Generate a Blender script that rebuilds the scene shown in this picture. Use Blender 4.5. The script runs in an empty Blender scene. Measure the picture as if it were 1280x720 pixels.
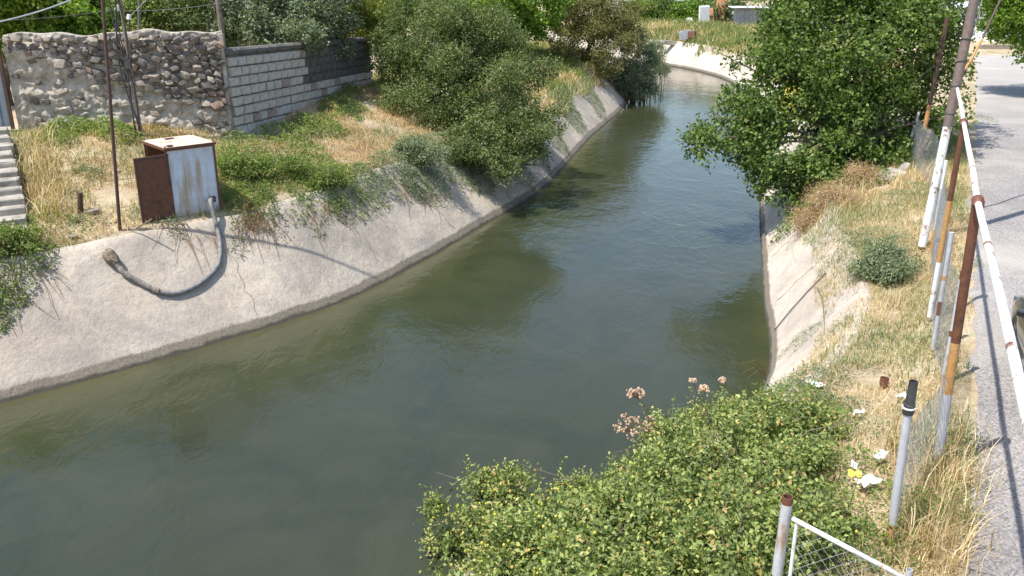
import bpy, bmesh, math, random
import numpy as np
from mathutils import Vector, Matrix, Quaternion

random.seed(7)
SC = bpy.context.scene
COL = SC.collection
R = math.radians

# ------------------------------------------------------------------ camera
CAM_H = 5.5
PITCH = R(19.5)
FPX = 1100.0                      # focal length in pixels of a 1280 wide picture
cam_d = bpy.data.cameras.new('camera')
cam_d.sensor_width = 36.0
cam_d.lens = FPX / 1280 * 36
cam_d.clip_start = 0.1
cam_d.clip_end = 6000
cam = bpy.data.objects.new('camera', cam_d)
COL.objects.link(cam)
cam.location = (0, 0, CAM_H)
cam.rotation_euler = (R(90) - PITCH, 0, 0)
SC.camera = cam

# ------------------------------------------------------------------ sky and sun
SUN_EL = R(65)
SX, SY = -0.86, -0.51
sun_vec = Vector((SX * math.cos(SUN_EL), SY * math.cos(SUN_EL), math.sin(SUN_EL)))
W = bpy.data.worlds.new('World')
SC.world = W
W.use_nodes = True
wn = W.node_tree.nodes
wn.clear()
sky = wn.new('ShaderNodeTexSky')
sky.sky_type = 'NISHITA'
sky.sun_disc = False
sky.sun_elevation = SUN_EL
sky.sun_rotation = math.atan2(SX, SY)
sky.air_density = 1.1
sky.dust_density = 1.0
bg = wn.new('ShaderNodeBackground')
bg.inputs['Strength'].default_value = 0.145
wo = wn.new('ShaderNodeOutputWorld')
W.node_tree.links.new(sky.outputs[0], bg.inputs[0])
W.node_tree.links.new(bg.outputs[0], wo.inputs[0])
sl = bpy.data.lights.new('sun', 'SUN')
sl.energy = 4.4
sl.angle = R(0.53)
sl.color = (1.0, 0.955, 0.88)
so = bpy.data.objects.new('sun', sl)
COL.objects.link(so)
so.rotation_euler = sun_vec.to_track_quat('Z', 'Y').to_euler()
so.location = (-20, -10, 40)
SC.view_settings.view_transform = 'Standard'
SC.view_settings.look = 'None'
SC.view_settings.gamma = 1.0
SC.view_settings.exposure = 0.66

# ------------------------------------------------------------------ noise (numpy)
def _hash(ix, iy, iz, seed):
    n = (ix * 374761393 + iy * 668265263 + iz * 2147483647 + seed * 1274126177) & 0xffffffff
    n = ((n ^ (n >> 13)) * 1274126177) & 0xffffffff
    n = (n ^ (n >> 16)) & 0xffffffff
    n = (n * 2246822519) & 0xffffffff
    return ((n ^ (n >> 15)) & 0xffff) / 65535.0
def vn3(p, seed=0):
    p = np.asarray(p, float)
    i = np.floor(p).astype(np.int64)
    f = p - i
    f = f * f * (3 - 2 * f)
    out = 0
    for a in (0, 1):
        for b in (0, 1):
            for c in (0, 1):
                w = (f[..., 0] if a else 1 - f[..., 0]) * (f[..., 1] if b else 1 - f[..., 1]) * (f[..., 2] if c else 1 - f[..., 2])
                out = out + w * _hash(i[..., 0] + a, i[..., 1] + b, i[..., 2] + c, seed)
    return out                                                        # 0..1
def vn2(x, y, sc=1.0, seed=0, octv=1):
    t = 0; amp = 1; tot = 0
    for k in range(octv):
        q = np.stack([np.asarray(x, float) * sc, np.asarray(y, float) * sc, np.zeros_like(np.asarray(x, float)) + 0.5], -1)
        t = t + amp * vn3(q, seed + k); tot += amp; amp *= .5; sc *= 2.1
    return t / tot
def sstep(t):
    t = np.clip(t, 0, 1)
    return t * t * (3 - 2 * t)

# ------------------------------------------------------------------ canal curves
def catmull(P, step=0.4):
    P = [np.array(p, float) for p in P]
    P = [2 * P[0] - P[1]] + P + [2 * P[-1] - P[-2]]
    out = []
    for i in range(1, len(P) - 2):
        p0, p1, p2, p3 = P[i - 1], P[i], P[i + 1], P[i + 2]
        n = max(2, int(np.linalg.norm(p2 - p1) / step))
        for k in range(n):
            t = k / n
            out.append(.5 * ((2 * p1) + (-p0 + p2) * t + (2 * p0 - 5 * p1 + 4 * p2 - p3) * t * t + (-p0 + 3 * p1 - 3 * p2 + p3) * t ** 3))
    out.append(P[-2])
    return np.array(out)
WL = catmull([(-40, -15), (-22, 4.2), (-15.2, 11.1), (-10.4, 15.5), (-7.75, 17.85), (-4.5, 21.4), (-2.8, 24.7), (-1.05, 28.8), (1.3, 34.7), (3.95, 45.5), (8.0, 61), (8.6, 72), (4, 86), (-8, 96), (-30, 104)])
WR = catmull([(-24, -10), (-9.5, 2.6), (-1.6, 8.9), (2.7, 12.8), (5.3, 16.7), (6.75, 22.3), (8.75, 30.2), (12.2, 43), (15.8, 58), (17.4, 70), (17.0, 79), (14.0, 87.5), (6, 98), (-8, 107), (-30, 115)])
Z_WATER = -2.5
def curve_dist(curve, x, y, side):
    """signed distance outward of the canal (side +1: left bank is outward to the left of the direction)"""
    x = np.atleast_1d(np.asarray(x, float)); y = np.atleast_1d(np.asarray(y, float))
    c = curve
    a = c[:-1]; d = c[1:] - c[:-1]; L2 = (d ** 2).sum(1)
    res = np.empty(x.size)
    xf = x.ravel(); yf = y.ravel()
    for s in range(0, xf.size, 4000):
        px = xf[s:s + 4000, None] - a[None, :, 0]; py = yf[s:s + 4000, None] - a[None, :, 1]
        t = np.clip((px * d[:, 0] + py * d[:, 1]) / L2, 0, 1)
        qx = px - t * d[:, 0]; qy = py - t * d[:, 1]
        dd = qx ** 2 + qy ** 2
        k = dd.argmin(1); r = np.arange(k.size)
        cr = d[k, 0] * py[r, k] - d[k, 1] * px[r, k]
        res[s:s + 4000] = np.sqrt(dd[r, k]) * np.sign(cr) * side
    return res.reshape(x.shape)
def road_edge(y):
    return 4.55 + (y - 7.4) * 0.497
LIP = 2.2
LIPR = 1.6
def height(x, y, want='terrain'):
    x = np.atleast_1d(np.asarray(x, float)); y = np.atleast_1d(np.asarray(y, float))
    dl = curve_dist(WL, x, y, 1); dr = curve_dist(WR, x, y, -1)
    n1 = vn2(x, y, .6, 3, 3) - .5
    n2 = vn2(x, y, 2.3, 9, 2) - .5
    rise = 0.27 * (dl - LIP)
    top = 1.45 - .35 * sstep((y - 30) / 20)
    hl = -0.2 + np.where(rise < top, rise, top) + .16 * n1 * sstep((dl - 2) / 2) + .07 * n2
    hl = hl - .32 * np.exp(-((x + 12.6) ** 2 + (y - 21.0) ** 2) / 5.0)
    hr = -0.42 + .42 * sstep((dr - LIPR) / 2.4) + .55 * sstep((y - 66) / 14) * sstep((dr - LIPR) / 7)
    offroad = sstep((road_edge(y) - .15 - x) / 1.2)
    hr = hr + (.12 * n1 + .07 * n2) * offroad
    lining_l = Z_WATER + (dl) * (2.3 / LIP)
    lining_r = Z_WATER + (dr) * (2.1 / LIPR)
    if want == 'terrain':
        zl = np.where(dl > LIP + .12, hl, np.minimum(hl, lining_l - .22 - .0 * dl))
        zr = np.where(dr > LIPR + .12, hr, np.minimum(hr, lining_r - .22))
    else:
        zl = np.where(dl > LIP, hl, lining_l); zr = np.where(dr > LIPR, hr, lining_r)
    left = dl > dr
    z = np.where(left, zl, zr)
    return np.maximum(z, -4.6)
def S(x, y):                                       # height of the visible surface at a place
    return float(height(x, y, 'surface')[0])
def ray(px, py):
    u = (px - 640) / FPX; v = (py - 360) / FPX
    c, s = math.cos(PITCH), math.sin(PITCH)
    return Vector((u, c - v * s, -(s + v * c)))
def at_z(px, py, z):                               # the place at height z seen at a picture point
    d = ray(px, py); t = (z - CAM_H) / d.z
    return Vector((d.x * t, d.y * t, z))
def at_y(px, py, Y):                               # the place at distance Y
    d = ray(px, py); t = Y / d.y
    return Vector((d.x * t, Y, CAM_H + d.z * t))
def G(px, py):                                     # the ground seen at a picture point
    d = ray(px, py)
    t = np.arange(4, 140, .1)
    X = d.x * t; Y = d.y * t; Z = CAM_H + d.z * t
    h = height(X, Y, 'surface')
    h = np.maximum(h, Z_WATER)
    k = np.argmax(Z < h)
    return Vector((float(X[k]), float(Y[k]), float(h[k])))

# ------------------------------------------------------------------ mesh helpers
def link(o, parent=None):
    COL.objects.link(o)
    if parent is not None:
        o.parent = parent
    return o
def world_loc(o):
    v = Vector(o.location); p = o.parent
    while p is not None:
        v = v + Vector(p.location); p = p.parent
    return v
def thing(name, label, cat, loc=(0, 0, 0), rz=0, group=None):
    o = bpy.data.objects.new(name, None)
    o.empty_display_size = .2
    link(o); o.location = loc; o.rotation_euler = (0, 0, rz)
    o['label'] = label; o['category'] = cat
    if group: o['group'] = group
    return o
def tag(o, label=None, cat=None, group=None, kind=None):
    if label: o['label'] = label
    if cat: o['category'] = cat
    if group: o['group'] = group
    if kind: o['kind'] = kind
    return o
def np_mesh(name, V, F, mat=None, attrs=None, smooth=False):
    """V (n,3), F (m,k) k = 3 or 4"""
    me = bpy.data.meshes.new(name)
    V = np.ascontiguousarray(V, np.float32); F = np.ascontiguousarray(F, np.int32)
    m, k = F.shape
    me.vertices.add(len(V)); me.vertices.foreach_set('co', V.ravel())
    me.loops.add(m * k); me.loops.foreach_set('vertex_index', F.ravel())
    me.polygons.add(m)
    me.polygons.foreach_set('loop_start', np.arange(0, m * k, k, dtype=np.int32))
    me.polygons.foreach_set('loop_total', np.full(m, k, np.int32))
    if smooth:
        me.polygons.foreach_set('use_smooth', np.ones(m, bool))
    for an, arr in (attrs or {}).items():
        a = me.attributes.new(an, 'FLOAT', 'POINT'); a.data.foreach_set('value', np.ascontiguousarray(arr, np.float32))
    me.update(calc_edges=True)
    if mat: me.materials.append(mat)
    return me
class MB:
    def __init__(s):
        s.v = []; s.f = []
    def add(s, vs, fs, M=None):
        b = len(s.v)
        for v in vs:
            v = Vector(v)
            if M is not None: v = M @ v
            s.v.append(v)
        for f in fs: s.f.append(tuple(b + i for i in f))
        return s
    def box(s, c, size, M=None, taper=0, bev=0):
        x, y, z = c; a, b, h = size[0] / 2, size[1] / 2, size[2] / 2
        if bev:
            vs = []; e = bev
            for zz, i in ((-h, e), (-h + e, 0), (h - e, 0), (h, e)):
                aa, bb = a - i, b - i; q = min(e, aa, bb)
                vs += [(x - aa + q, y - bb, z + zz), (x + aa - q, y - bb, z + zz), (x + aa, y - bb + q, z + zz), (x + aa, y + bb - q, z + zz),
                       (x + aa - q, y + bb, z + zz), (x - aa + q, y + bb, z + zz), (x - aa, y + bb - q, z + zz), (x - aa, y - bb + q, z + zz)]
            fs = [tuple(range(7, -1, -1)), tuple(range(24, 32))]
            for r_ in range(3):
                for k in range(8):
                    fs.append((r_ * 8 + k, r_ * 8 + (k + 1) % 8, r_ * 8 + 8 + (k + 1) % 8, r_ * 8 + 8 + k))
            return s.add(vs, fs, M)
        t = 1 - taper
        vs = [(x - a, y - b, z - h), (x + a, y - b, z - h), (x + a, y + b, z - h), (x - a, y + b, z - h),
              (x - a * t, y - b * t, z + h), (x + a * t, y - b * t, z + h), (x + a * t, y + b * t, z + h), (x - a * t, y + b * t, z + h)]
        return s.add(vs, [(3, 2, 1, 0), (4, 5, 6, 7), (0, 1, 5, 4), (1, 2, 6, 5), (2, 3, 7, 6), (3, 0, 4, 7)], M)
    def tube(s, pts, rad, n=8, cap=True, hollow=0, M=None):
        pts = [Vector(p) for p in pts]
        if not isinstance(rad, (list, tuple)): rad = [rad] * len(pts)
        vs = []; up = None
        for i, p in enumerate(pts):
            d = (pts[min(i + 1, len(pts) - 1)] - pts[max(i - 1, 0)])
            d = d.normalized() if d.length > 1e-9 else Vector((0, 0, 1))
            if up is None:
                up = Vector((1, 0, 0)) if abs(d.z) > .8 else Vector((0, 0, 1))
            side = d.cross(up).normalized(); up = side.cross(d).normalized()
            for k in range(n):
                a = 2 * math.pi * k / n
                vs.append(p + (side * math.cos(a) + up * math.sin(a)) * rad[i])
        m = len(pts)
        fs = [(i * n + k, i * n + (k + 1) % n, (i + 1) * n + (k + 1) % n, (i + 1) * n + k) for i in range(m - 1) for k in range(n)]
        if hollow:                                  # an open top end with an inner wall
            d = (pts[-1] - pts[-2]).normalized()
            b = len(vs)
            last = vs[(m - 1) * n:m * n]
            for q in last: vs.append(pts[-1] + (q - pts[-1]) * (1 - hollow))
            for q in last: vs.append(pts[-1] - d * rad[-1] * 3 + (q - pts[-1]) * (1 - hollow))
            for k in range(n):
                fs.append(((m - 1) * n + k, (m - 1) * n + (k + 1) % n, b + (k + 1) % n, b + k))
                fs.append((b + k, b + (k + 1) % n, b + n + (k + 1) % n, b + n + k))
            fs.append(tuple(b + n + k for k in range(n)))
            fs.append(tuple(range(n - 1, -1, -1)))
        elif cap:
            fs.append(tuple(range(n - 1, -1, -1))); fs.append(tuple((m - 1) * n + k for k in range(n)))
        return s.add(vs, fs, M)
    def mesh(s, name, mat, smooth=None):
        me = bpy.data.meshes.new(name)
        me.from_pydata([tuple(v) for v in s.v], [], s.f)
        if mat: me.materials.append(mat)
        if smooth is not None:
            me.polygons.foreach_set('use_smooth', [True] * len(me.polygons))
            try:
                me.set_sharp_from_angle(angle=R(smooth))
            except Exception:
                pass
        me.update()
        return me
    def build(s, name, mat, parent=None, smooth=None, origin=None, local=False):
        """vertices are in world space unless local; the object's origin is put at origin (default: the parent's place or centre-bottom)"""
        if parent is not None and not local:
            o0 = world_loc(parent)
        elif origin is not None:
            o0 = Vector(origin)
        else:
            o0 = Vector((0, 0, 0))
        if not local:
            s.v = [Vector(v) - o0 for v in s.v]
        o = bpy.data.objects.new(name, s.mesh(name, mat, smooth))
        if parent is None: o.location = o0
        return link(o, parent)
def obj_from_mesh(name, me, parent=None, loc=(0, 0, 0)):
    o = bpy.data.objects.new(name, me); link(o, parent); o.location = loc
    return o

# ------------------------------------------------------------------ materials
def mat(name):
    m = bpy.data.materials.new(name); m.use_nodes = True
    nt = m.node_tree; b = nt.nodes['Principled BSDF']
    return m, nt, b
class NT:
    def __init__(s, nt):
        s.nt = nt; s.tc = None
    def n(s, t, **k):
        o = s.nt.nodes.new(t)
        for a, v in k.items(): setattr(o, a, v)
        return o
    def l(s, a, b): s.nt.links.new(a, b)
    def coord(s, obj=True):
        if s.tc is None: s.tc = s.n('ShaderNodeTexCoord')
        return s.tc.outputs['Object']
    def geo(s):
        return s.n('ShaderNodeNewGeometry').outputs['Position']
    def noise(s, scale, detail=4, rough=.6, vec=None, dist=0):
        o = s.n('ShaderNodeTexNoise'); o.inputs['Scale'].default_value = scale
        o.inputs['Detail'].default_value = detail; o.inputs['Roughness'].default_value = rough
        o.inputs['Distortion'].default_value = dist
        s.l(vec if vec is not None else s.coord(), o.inputs['Vector'])
        return o.outputs['Fac']
    def ramp(s, fac, stops):
        o = s.n('ShaderNodeValToRGB'); e = o.color_ramp.elements
        while len(e) < len(stops): e.new(0.5)
        for el, (p, c) in zip(e, stops):
            el.position = p; el.color = (c, c, c, 1) if isinstance(c, (int, float)) else (*c, 1)
        s.l(fac, o.inputs['Fac'])
        return o.outputs['Color']
    def mix(s, f, a, b, mode='MIX'):
        o = s.n('ShaderNodeMix', data_type='RGBA', blend_type=mode)
        for sock, v in ((o.inputs['Factor'], f), (o.inputs[6], a), (o.inputs[7], b)):
            if isinstance(v, (int, float)): sock.default_value = v
            elif isinstance(v, tuple): sock.default_value = (*v, 1)
            else: s.l(v, sock)
        return o.outputs[2]
    def math(s, op, a, b=0.0):
        o = s.n('ShaderNodeMath', operation=op)
        for i, v in enumerate((a, b)):
            if isinstance(v, (int, float)): o.inputs[i].default_value = v
            else: s.l(v, o.inputs[i])
        return o.outputs[0]
    def bump(s, h, strength, dist, bsdf, prev=None):
        o = s.n('ShaderNodeBump'); o.inputs['Strength'].default_value = strength; o.inputs['Distance'].default_value = dist
        s.l(h, o.inputs['Height'])
        if prev is not None: s.l(prev, o.inputs['Normal'])
        s.l(o.outputs[0], bsdf.inputs['Normal'])
        return o.outputs[0]
def M_simple(name, c1, c2, scale=6, rough=.8, bump=.4, bscale=30, bdist=.02, metal=0, world=False, detail=5):
    m, nt, b = mat(name); k = NT(nt)
    vec = k.geo() if world else k.coord()
    col = k.ramp(k.noise(scale, detail, .62, vec), [(.35, c1), (.65, c2)])
    k.l(col, b.inputs['Base Color'])
    b.inputs['Roughness'].default_value = rough; b.inputs['Metallic'].default_value = metal
    if bump: k.bump(k.noise(bscale, 5, .65, vec), bump, bdist, b)
    return m
def M_rusty(name, paint, rust=((.11, .035, .015), (.26, .10, .04)), amount=.5, rough=.6, stretch=(1, 1, .25), scale=5):
    m, nt, b = mat(name); k = NT(nt)
    mp = k.n('ShaderNodeMapping'); mp.inputs['Scale'].default_value = stretch
    k.l(k.coord(), mp.inputs['Vector'])
    v = mp.outputs[0]
    rc = k.ramp(k.noise(scale * 4, 5, .7), [(.3, rust[0]), (.7, rust[1])])
    dirt = k.ramp(k.noise(scale * 1.7, 4, .6), [(.3, tuple(c * .78 for c in paint)), (.7, paint)])
    f = k.ramp(k.noise(scale, 6, .68, v), [(amount - .05, 1.0), (amount + .05, 0.0)])
    k.l(k.mix(f, dirt, rc), b.inputs['Base Color'])
    b.inputs['Roughness'].default_value = rough
    k.bump(k.noise(scale * 6, 4, .6), .25, .01, b)
    return m
def M_leaf(name, stops, transl=.32, rough=.55):
    m, nt, b = mat(name); k = NT(nt)
    a = k.n('ShaderNodeAttribute', attribute_name='var')
    c = k.ramp(a.outputs['Fac'], stops)
    k.l(c, b.inputs['Base Color']); b.inputs['Roughness'].default_value = rough
    b.inputs['Specular IOR Level'].default_value = .35
    t = k.n('ShaderNodeBsdfTranslucent')
    k.l(k.mix(1.0, c, (1.25, 1.45, .55), 'MULTIPLY'), t.inputs['Color'])
    mx = k.n('ShaderNodeMixShader'); mx.inputs[0].default_value = transl
    k.l(b.outputs[0], mx.inputs[1]); k.l(t.outputs[0], mx.inputs[2])
    k.l(mx.outputs[0], nt.nodes['Material Output'].inputs['Surface'])
    return m
MT = {}
# leaves
MT['leaf_mulberry'] = M_leaf('leaf_mulberry', [(0, (.05, .085, .02)), (.45, (.10, .16, .034)), (.85, (.18, .25, .055)), (1, (.30, .34, .10))])
MT['leaf_olive'] = M_leaf('leaf_olive', [(0, (.06, .085, .028)), (.5, (.125, .165, .055)), (.85, (.21, .255, .09)), (1, (.32, .32, .14))])
MT['leaf_grey'] = M_leaf('leaf_grey', [(0, (.10, .125, .075)), (.5, (.17, .205, .125)), (.9, (.28, .32, .21)), (1, (.38, .41, .28))])
MT['leaf_bright'] = M_leaf('leaf_bright', [(0, (.07, .125, .018)), (.5, (.14, .235, .03)), (.9, (.24, .35, .05)), (1, (.36, .42, .08))], .42)
MT['leaf_yellow'] = M_leaf('leaf_yellow', [(0, (.08, .10, .02)), (.5, (.15, .18, .035)), (.9, (.24, .25, .06)), (1, (.40, .22, .05))], .4)
MT['leaf_rose'] = M_leaf('leaf_rose', [(0, (.08, .11, .035)), (.42, (.18, .235, .07)), (.75, (.31, .36, .11)), (.95, (.50, .50, .17)), (1, (.48, .32, .13))], .3)
MT['leaf_brown'] = M_leaf('leaf_brown', [(0, (.085, .08, .03)), (.5, (.155, .16, .055)), (.9, (.24, .22, .08)), (1, (.30, .20, .09))])
MT['leaf_weed'] = M_leaf('leaf_weed', [(0, (.08, .125, .03)), (.5, (.165, .235, .055)), (.8, (.27, .33, .09)), (.92, (.48, .40, .20)), (1, (.55, .40, .22))], .38)
MT['leaf_silver'] = M_leaf('leaf_silver', [(0, (.12, .15, .085)), (.5, (.19, .235, .13)), (.9, (.30, .33, .20)), (1, (.42, .38, .24))], .3)
MT['straw'] = M_leaf('straw', [(0, (.34, .215, .10)), (.4, (.54, .385, .20)), (.8, (.70, .55, .34)), (1, (.80, .69, .50))], .25, .7)
MT['grass_green'] = M_leaf('grass_green', [(0, (.09, .13, .035)), (.5, (.16, .21, .06)), (.85, (.27, .30, .10)), (1, (.45, .38, .18))], .35)
MT['dead'] = M_leaf('dead', [(0, (.16, .09, .05)), (.5, (.30, .19, .11)), (1, (.46, .32, .20))], .15, .8)
MT['umbel'] = M_leaf('umbel', [(0, (.34, .22, .14)), (.5, (.50, .36, .24)), (1, (.62, .48, .34))], .15, .8)
MT['straw_warm'] = M_leaf('straw_warm', [(0, (.32, .18, .08)), (.4, (.54, .35, .175)), (.8, (.70, .51, .30)), (1, (.80, .66, .46))], .25, .7)
MT['dry_weed'] = M_leaf('dry_weed', [(0, (.26, .15, .08)), (.5, (.46, .30, .17)), (1, (.62, .46, .28))], .2, .8)
MT['bark'] = M_simple('bark', (.10, .075, .055), (.21, .17, .13), 9, .9, .7, 40)
MT['bark_pale'] = M_simple('bark_pale', (.22, .18, .15), (.36, .31, .26), 9, .9, .5, 40)
MT['berry'] = M_leaf('berry', [(0, (.30, .34, .05)), (.6, (.48, .46, .09)), (.88, (.58, .44, .10)), (1, (.55, .24, .08))], .1, .35)
MT['flower_yellow'] = M_leaf('flower_yellow', [(0, (.35, .28, .03)), (1, (.55, .42, .05))], .2)

def M_ground():
    m, nt, b = mat('dry_earth'); k = NT(nt); p = k.geo()
    base = k.ramp(k.noise(.9, 6, .65, p), [(.3, (.28, .215, .14)), (.5, (.43, .345, .23)), (.7, (.58, .50, .37))])
    fine = k.ramp(k.noise(14, 6, .7, p), [(.3, (.62, .60, .58)), (.62, (1.1, 1.08, 1.02))])
    col = k.mix(.8, base, fine, 'MULTIPLY')
    gr = k.ramp(k.noise(.45, 5, .6, p, .6), [(.52, 0.0), (.66, .7)])
    col = k.mix(gr, col, (.17, .17, .075))
    k.l(col, b.inputs['Base Color']); b.inputs['Roughness'].default_value = .95
    n = k.bump(k.noise(5, 6, .7, p), .8, .08, b)
    k.bump(k.noise(45, 4, .7, p), .6, .015, b, n)
    return m
MT['earth'] = M_ground()
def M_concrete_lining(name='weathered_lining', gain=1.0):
    m, nt, b = mat(name); k = NT(nt); p = k.geo()
    base = k.ramp(k.noise(.55, 7, .62, p, .4), [(.30, (.34, .29, .235)), (.46, (.45, .385, .31)), (.62, (.53, .46, .37)), (.8, (.59, .52, .43))])
    spots = k.ramp(k.noise(9, 6, .72, p), [(.33, (.74, .71, .69)), (.48, (.96, .96, .96)), (.7, (1.05, 1.04, 1.02))])
    col = k.mix(.85, base, spots, 'MULTIPLY')
    dirty = k.ramp(k.noise(.36, 8, .74, p, 1.2), [(.46, 0.0), (.62, .62)])
    col = k.mix(dirty, col, (.27, .24, .215))
    yel = k.ramp(k.noise(.42, 3, .5, p, .3), [(.66, 0.0), (.74, .5)])
    col = k.mix(yel, col, (.50, .40, .22))
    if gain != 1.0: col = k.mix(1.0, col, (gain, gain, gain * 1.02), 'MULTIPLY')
    # tide mark just above the water
    sep = k.n('ShaderNodeSeparateXYZ'); k.l(p, sep.inputs[0])
    zz = k.math('ADD', sep.outputs['Z'], k.math('MULTIPLY', k.noise(1.3, 7, .72, p), .20))
    wet = k.ramp(k.math('MULTIPLY', k.math('ADD', zz, 2.5), 1.6), [(.20, 1.0), (.46, 1.0), (.54, 0.0)])
    wet2 = k.ramp(k.math('MULTIPLY', k.math('ADD', zz, 2.5), 1.6), [(.22, 1.0), (.30, 0.0)])
    col = k.mix(wet, col, k.ramp(k.noise(22, 5, .7, p), [(.3, (.12, .10, .075)), (.7, (.24, .205, .155))]))
    col = k.mix(wet2, col, (.055, .05, .035))
    k.l(col, b.inputs['Base Color']); b.inputs['Roughness'].default_value = .9
    n = k.bump(k.noise(2.2, 5, .6, p), .5, .10, b)
    n = k.bump(k.noise(13, 6, .72, p), .7, .035, b, n)
    # hairline cracks between pours
    k.bump(k.noise(60, 4, .7, p), .7, .010, b, n)
    return m
MT['lining'] = M_concrete_lining()
MT['lining_sunlit'] = M_concrete_lining('sun_brightened_lining', 1.22)  # same concrete with a brighter colour: sunlight on the right bank painted in
def M_water():
    m, nt, b = mat('canal_water'); k = NT(nt); p = k.geo()
    a = k.n('ShaderNodeAttribute', attribute_name='shore')
    body = k.ramp(a.outputs['Fac'], [(0, (.068, .062, .033)), (.10, (.046, .050, .024)), (.35, (.038, .044, .022)), (1, (.037, .043, .027))])
    murk = k.ramp(k.noise(.35, 4, .6, p, 1.2), [(.35, (.82, .86, .84)), (.65, (1.15, 1.10, 1.05))])
    k.l(k.mix(1.0, body, murk, 'MULTIPLY'), b.inputs['Base Color'])
    b.inputs['Roughness'].default_value = .06
    b.inputs['IOR'].default_value = 1.33
    mp = k.n('ShaderNodeMapping'); mp.inputs['Rotation'].default_value = (0, 0, R(-28)); mp.inputs['Scale'].default_value = (1.0, .55, 1)
    k.l(p, mp.inputs['Vector']); v = mp.outputs[0]
    patch = k.ramp(k.noise(.22, 3, .5, p, .8), [(.40, .25), (.62, 1.0)])
    h1 = k.math('MULTIPLY', k.noise(3.0, 4, .55, v, .8), patch)
    n = k.bump(k.noise(.7, 3, .5, v, 1.0), .18, .12, b)
    n = k.bump(h1, .45, .05, b, n)
    k.bump(k.noise(10, 3, .6, v, .5), .35, .010, b, n)
    return m
MT['water'] = M_water()
def M_asphalt():
    m, nt, b = mat('worn_asphalt'); k = NT(nt); p = k.geo()
    base = k.ramp(k.noise(.5, 5, .6, p), [(.3, (.21, .195, .19)), (.7, (.30, .28, .265))])
    peb = k.n('ShaderNodeTexVoronoi'); peb.inputs['Scale'].default_value = 40; k.l(p, peb.inputs['Vector'])
    pc = k.ramp(peb.outputs['Color'], [(.1, (.45, .44, .43)), (.5, (.95, .94, .94)), (.9, (1.5, 1.46, 1.44))])
    col = k.mix(.75, base, pc, 'MULTIPLY')
    dust = k.ramp(k.noise(.17, 5, .6, p, .5), [(.50, 0.0), (.68, .7)])
    col = k.mix(dust, col, (.42, .385, .34))
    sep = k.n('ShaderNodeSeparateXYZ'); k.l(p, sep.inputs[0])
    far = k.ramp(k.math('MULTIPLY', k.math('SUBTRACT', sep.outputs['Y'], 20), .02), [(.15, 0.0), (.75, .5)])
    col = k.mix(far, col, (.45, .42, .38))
    k.l(col, b.inputs['Base Color']); b.inputs['Roughness'].default_value = .92
    n = k.bump(peb.outputs['Distance'], .6, .012, b)
    k.bump(k.noise(70, 4, .7, p), .5, .01, b, n)
    return m
MT['asphalt'] = M_asphalt()
MT['plaster'] = M_simple('crumbling_mortar', (.32, .275, .225), (.53, .47, .395), 3.5, .95, .9, 14, .06)
MT['stone_dark'] = M_simple('stone_dark', (.10, .086, .077), (.20, .175, .155), 5, .9, .6, 30)
MT['stone_tan'] = M_simple('stone_tan', (.22, .185, .145), (.34, .29, .23), 5, .9, .6, 30)
MT['stone_pink'] = M_simple('stone_pink', (.20, .13, .10), (.33, .23, .18), 5, .9, .6, 30)
MT['stone_mortar'] = M_simple('stone_mortar', (.29, .25, .205), (.47, .41, .345), 5, .95, .7, 30)
MT['block_light'] = M_simple('tuff_block_light', (.46, .42, .38), (.62, .565, .51), 3, .95, .7, 18, .04)
MT['block'] = M_simple('tuff_block', (.42, .38, .34), (.60, .55, .49), 3, .95, .6, 22, .03)
MT['block_pink'] = M_simple('tuff_block_pink', (.30, .22, .19), (.40, .31, .27), 3, .95, .6, 22, .03)
MT['block_dark'] = M_simple('tuff_block_dark', (.085, .078, .07), (.16, .145, .13), 3, .95, .6, 22, .03)
MT['mortar'] = M_simple('mortar', (.20, .18, .155), (.34, .305, .265), 4, .95, .6, 30, .03)
MT['step'] = M_simple('step_concrete', (.20, .18, .15), (.42, .385, .33), 2.2, .9, .5, 30)
MT['white_rust'] = M_rusty('white_paint_rust', (.70, .72, .76), amount=.40, scale=3)
MT['white_pipe'] = M_rusty('white_pipe_paint', (.80, .79, .76), amount=.40, scale=4, stretch=(1, 1, 1))
MT['pipe_grey'] = M_rusty('pipe_grey_paint', (.50, .50, .52), rust=((.20, .11, .06), (.38, .24, .14)), amount=.40, scale=5)
MT['rust'] = M_rusty('rust', (.16, .06, .035), rust=((.055, .025, .016), (.20, .075, .035)), amount=.5, scale=2.5)
MT['rust_dark'] = M_rusty('rust_dark', (.085, .045, .035), rust=((.045, .028, .022), (.15, .065, .035)), amount=.45, scale=4)
MT['rust_orange'] = M_rusty('rust_orange', (.55, .27, .08), rust=((.30, .14, .05), (.60, .36, .14)), amount=.5, scale=4)
MT['lid'] = M_rusty('lid_sunbleached', (.66, .53, .42), rust=((.32, .14, .08), (.5, .30, .18)), amount=.40, scale=3, stretch=(1, 1, 1))
MT['pole_grey'] = M_rusty('pole_grey_brown', (.17, .135, .12), rust=((.10, .06, .045), (.24, .17, .14)), amount=.45, scale=3)
MT['wood'] = M_simple('weathered_wood', (.12, .095, .075), (.24, .20, .165), 8, .9, .6, 40)
MT['cable'] = M_simple('cable_rubber', (.03, .03, .032), (.07, .07, .072), 8, .6, 0)
MT['cable_pale'] = M_simple('cable_pale', (.24, .25, .27), (.34, .35, .37), 8, .6, 0)
MT['wire'] = M_simple('galvanised_wire', (.36, .37, .38), (.56, .57, .58), 8, .5, 0, metal=.3)
MT['hose'] = M_simple('grey_hose', (.13, .13, .13), (.23, .225, .22), 10, .6, .3, 60)
MT['hose_mud'] = M_simple('muddy_hose', (.15, .13, .11), (.31, .28, .245), 9, .95, .8, 50, .02)
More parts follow.
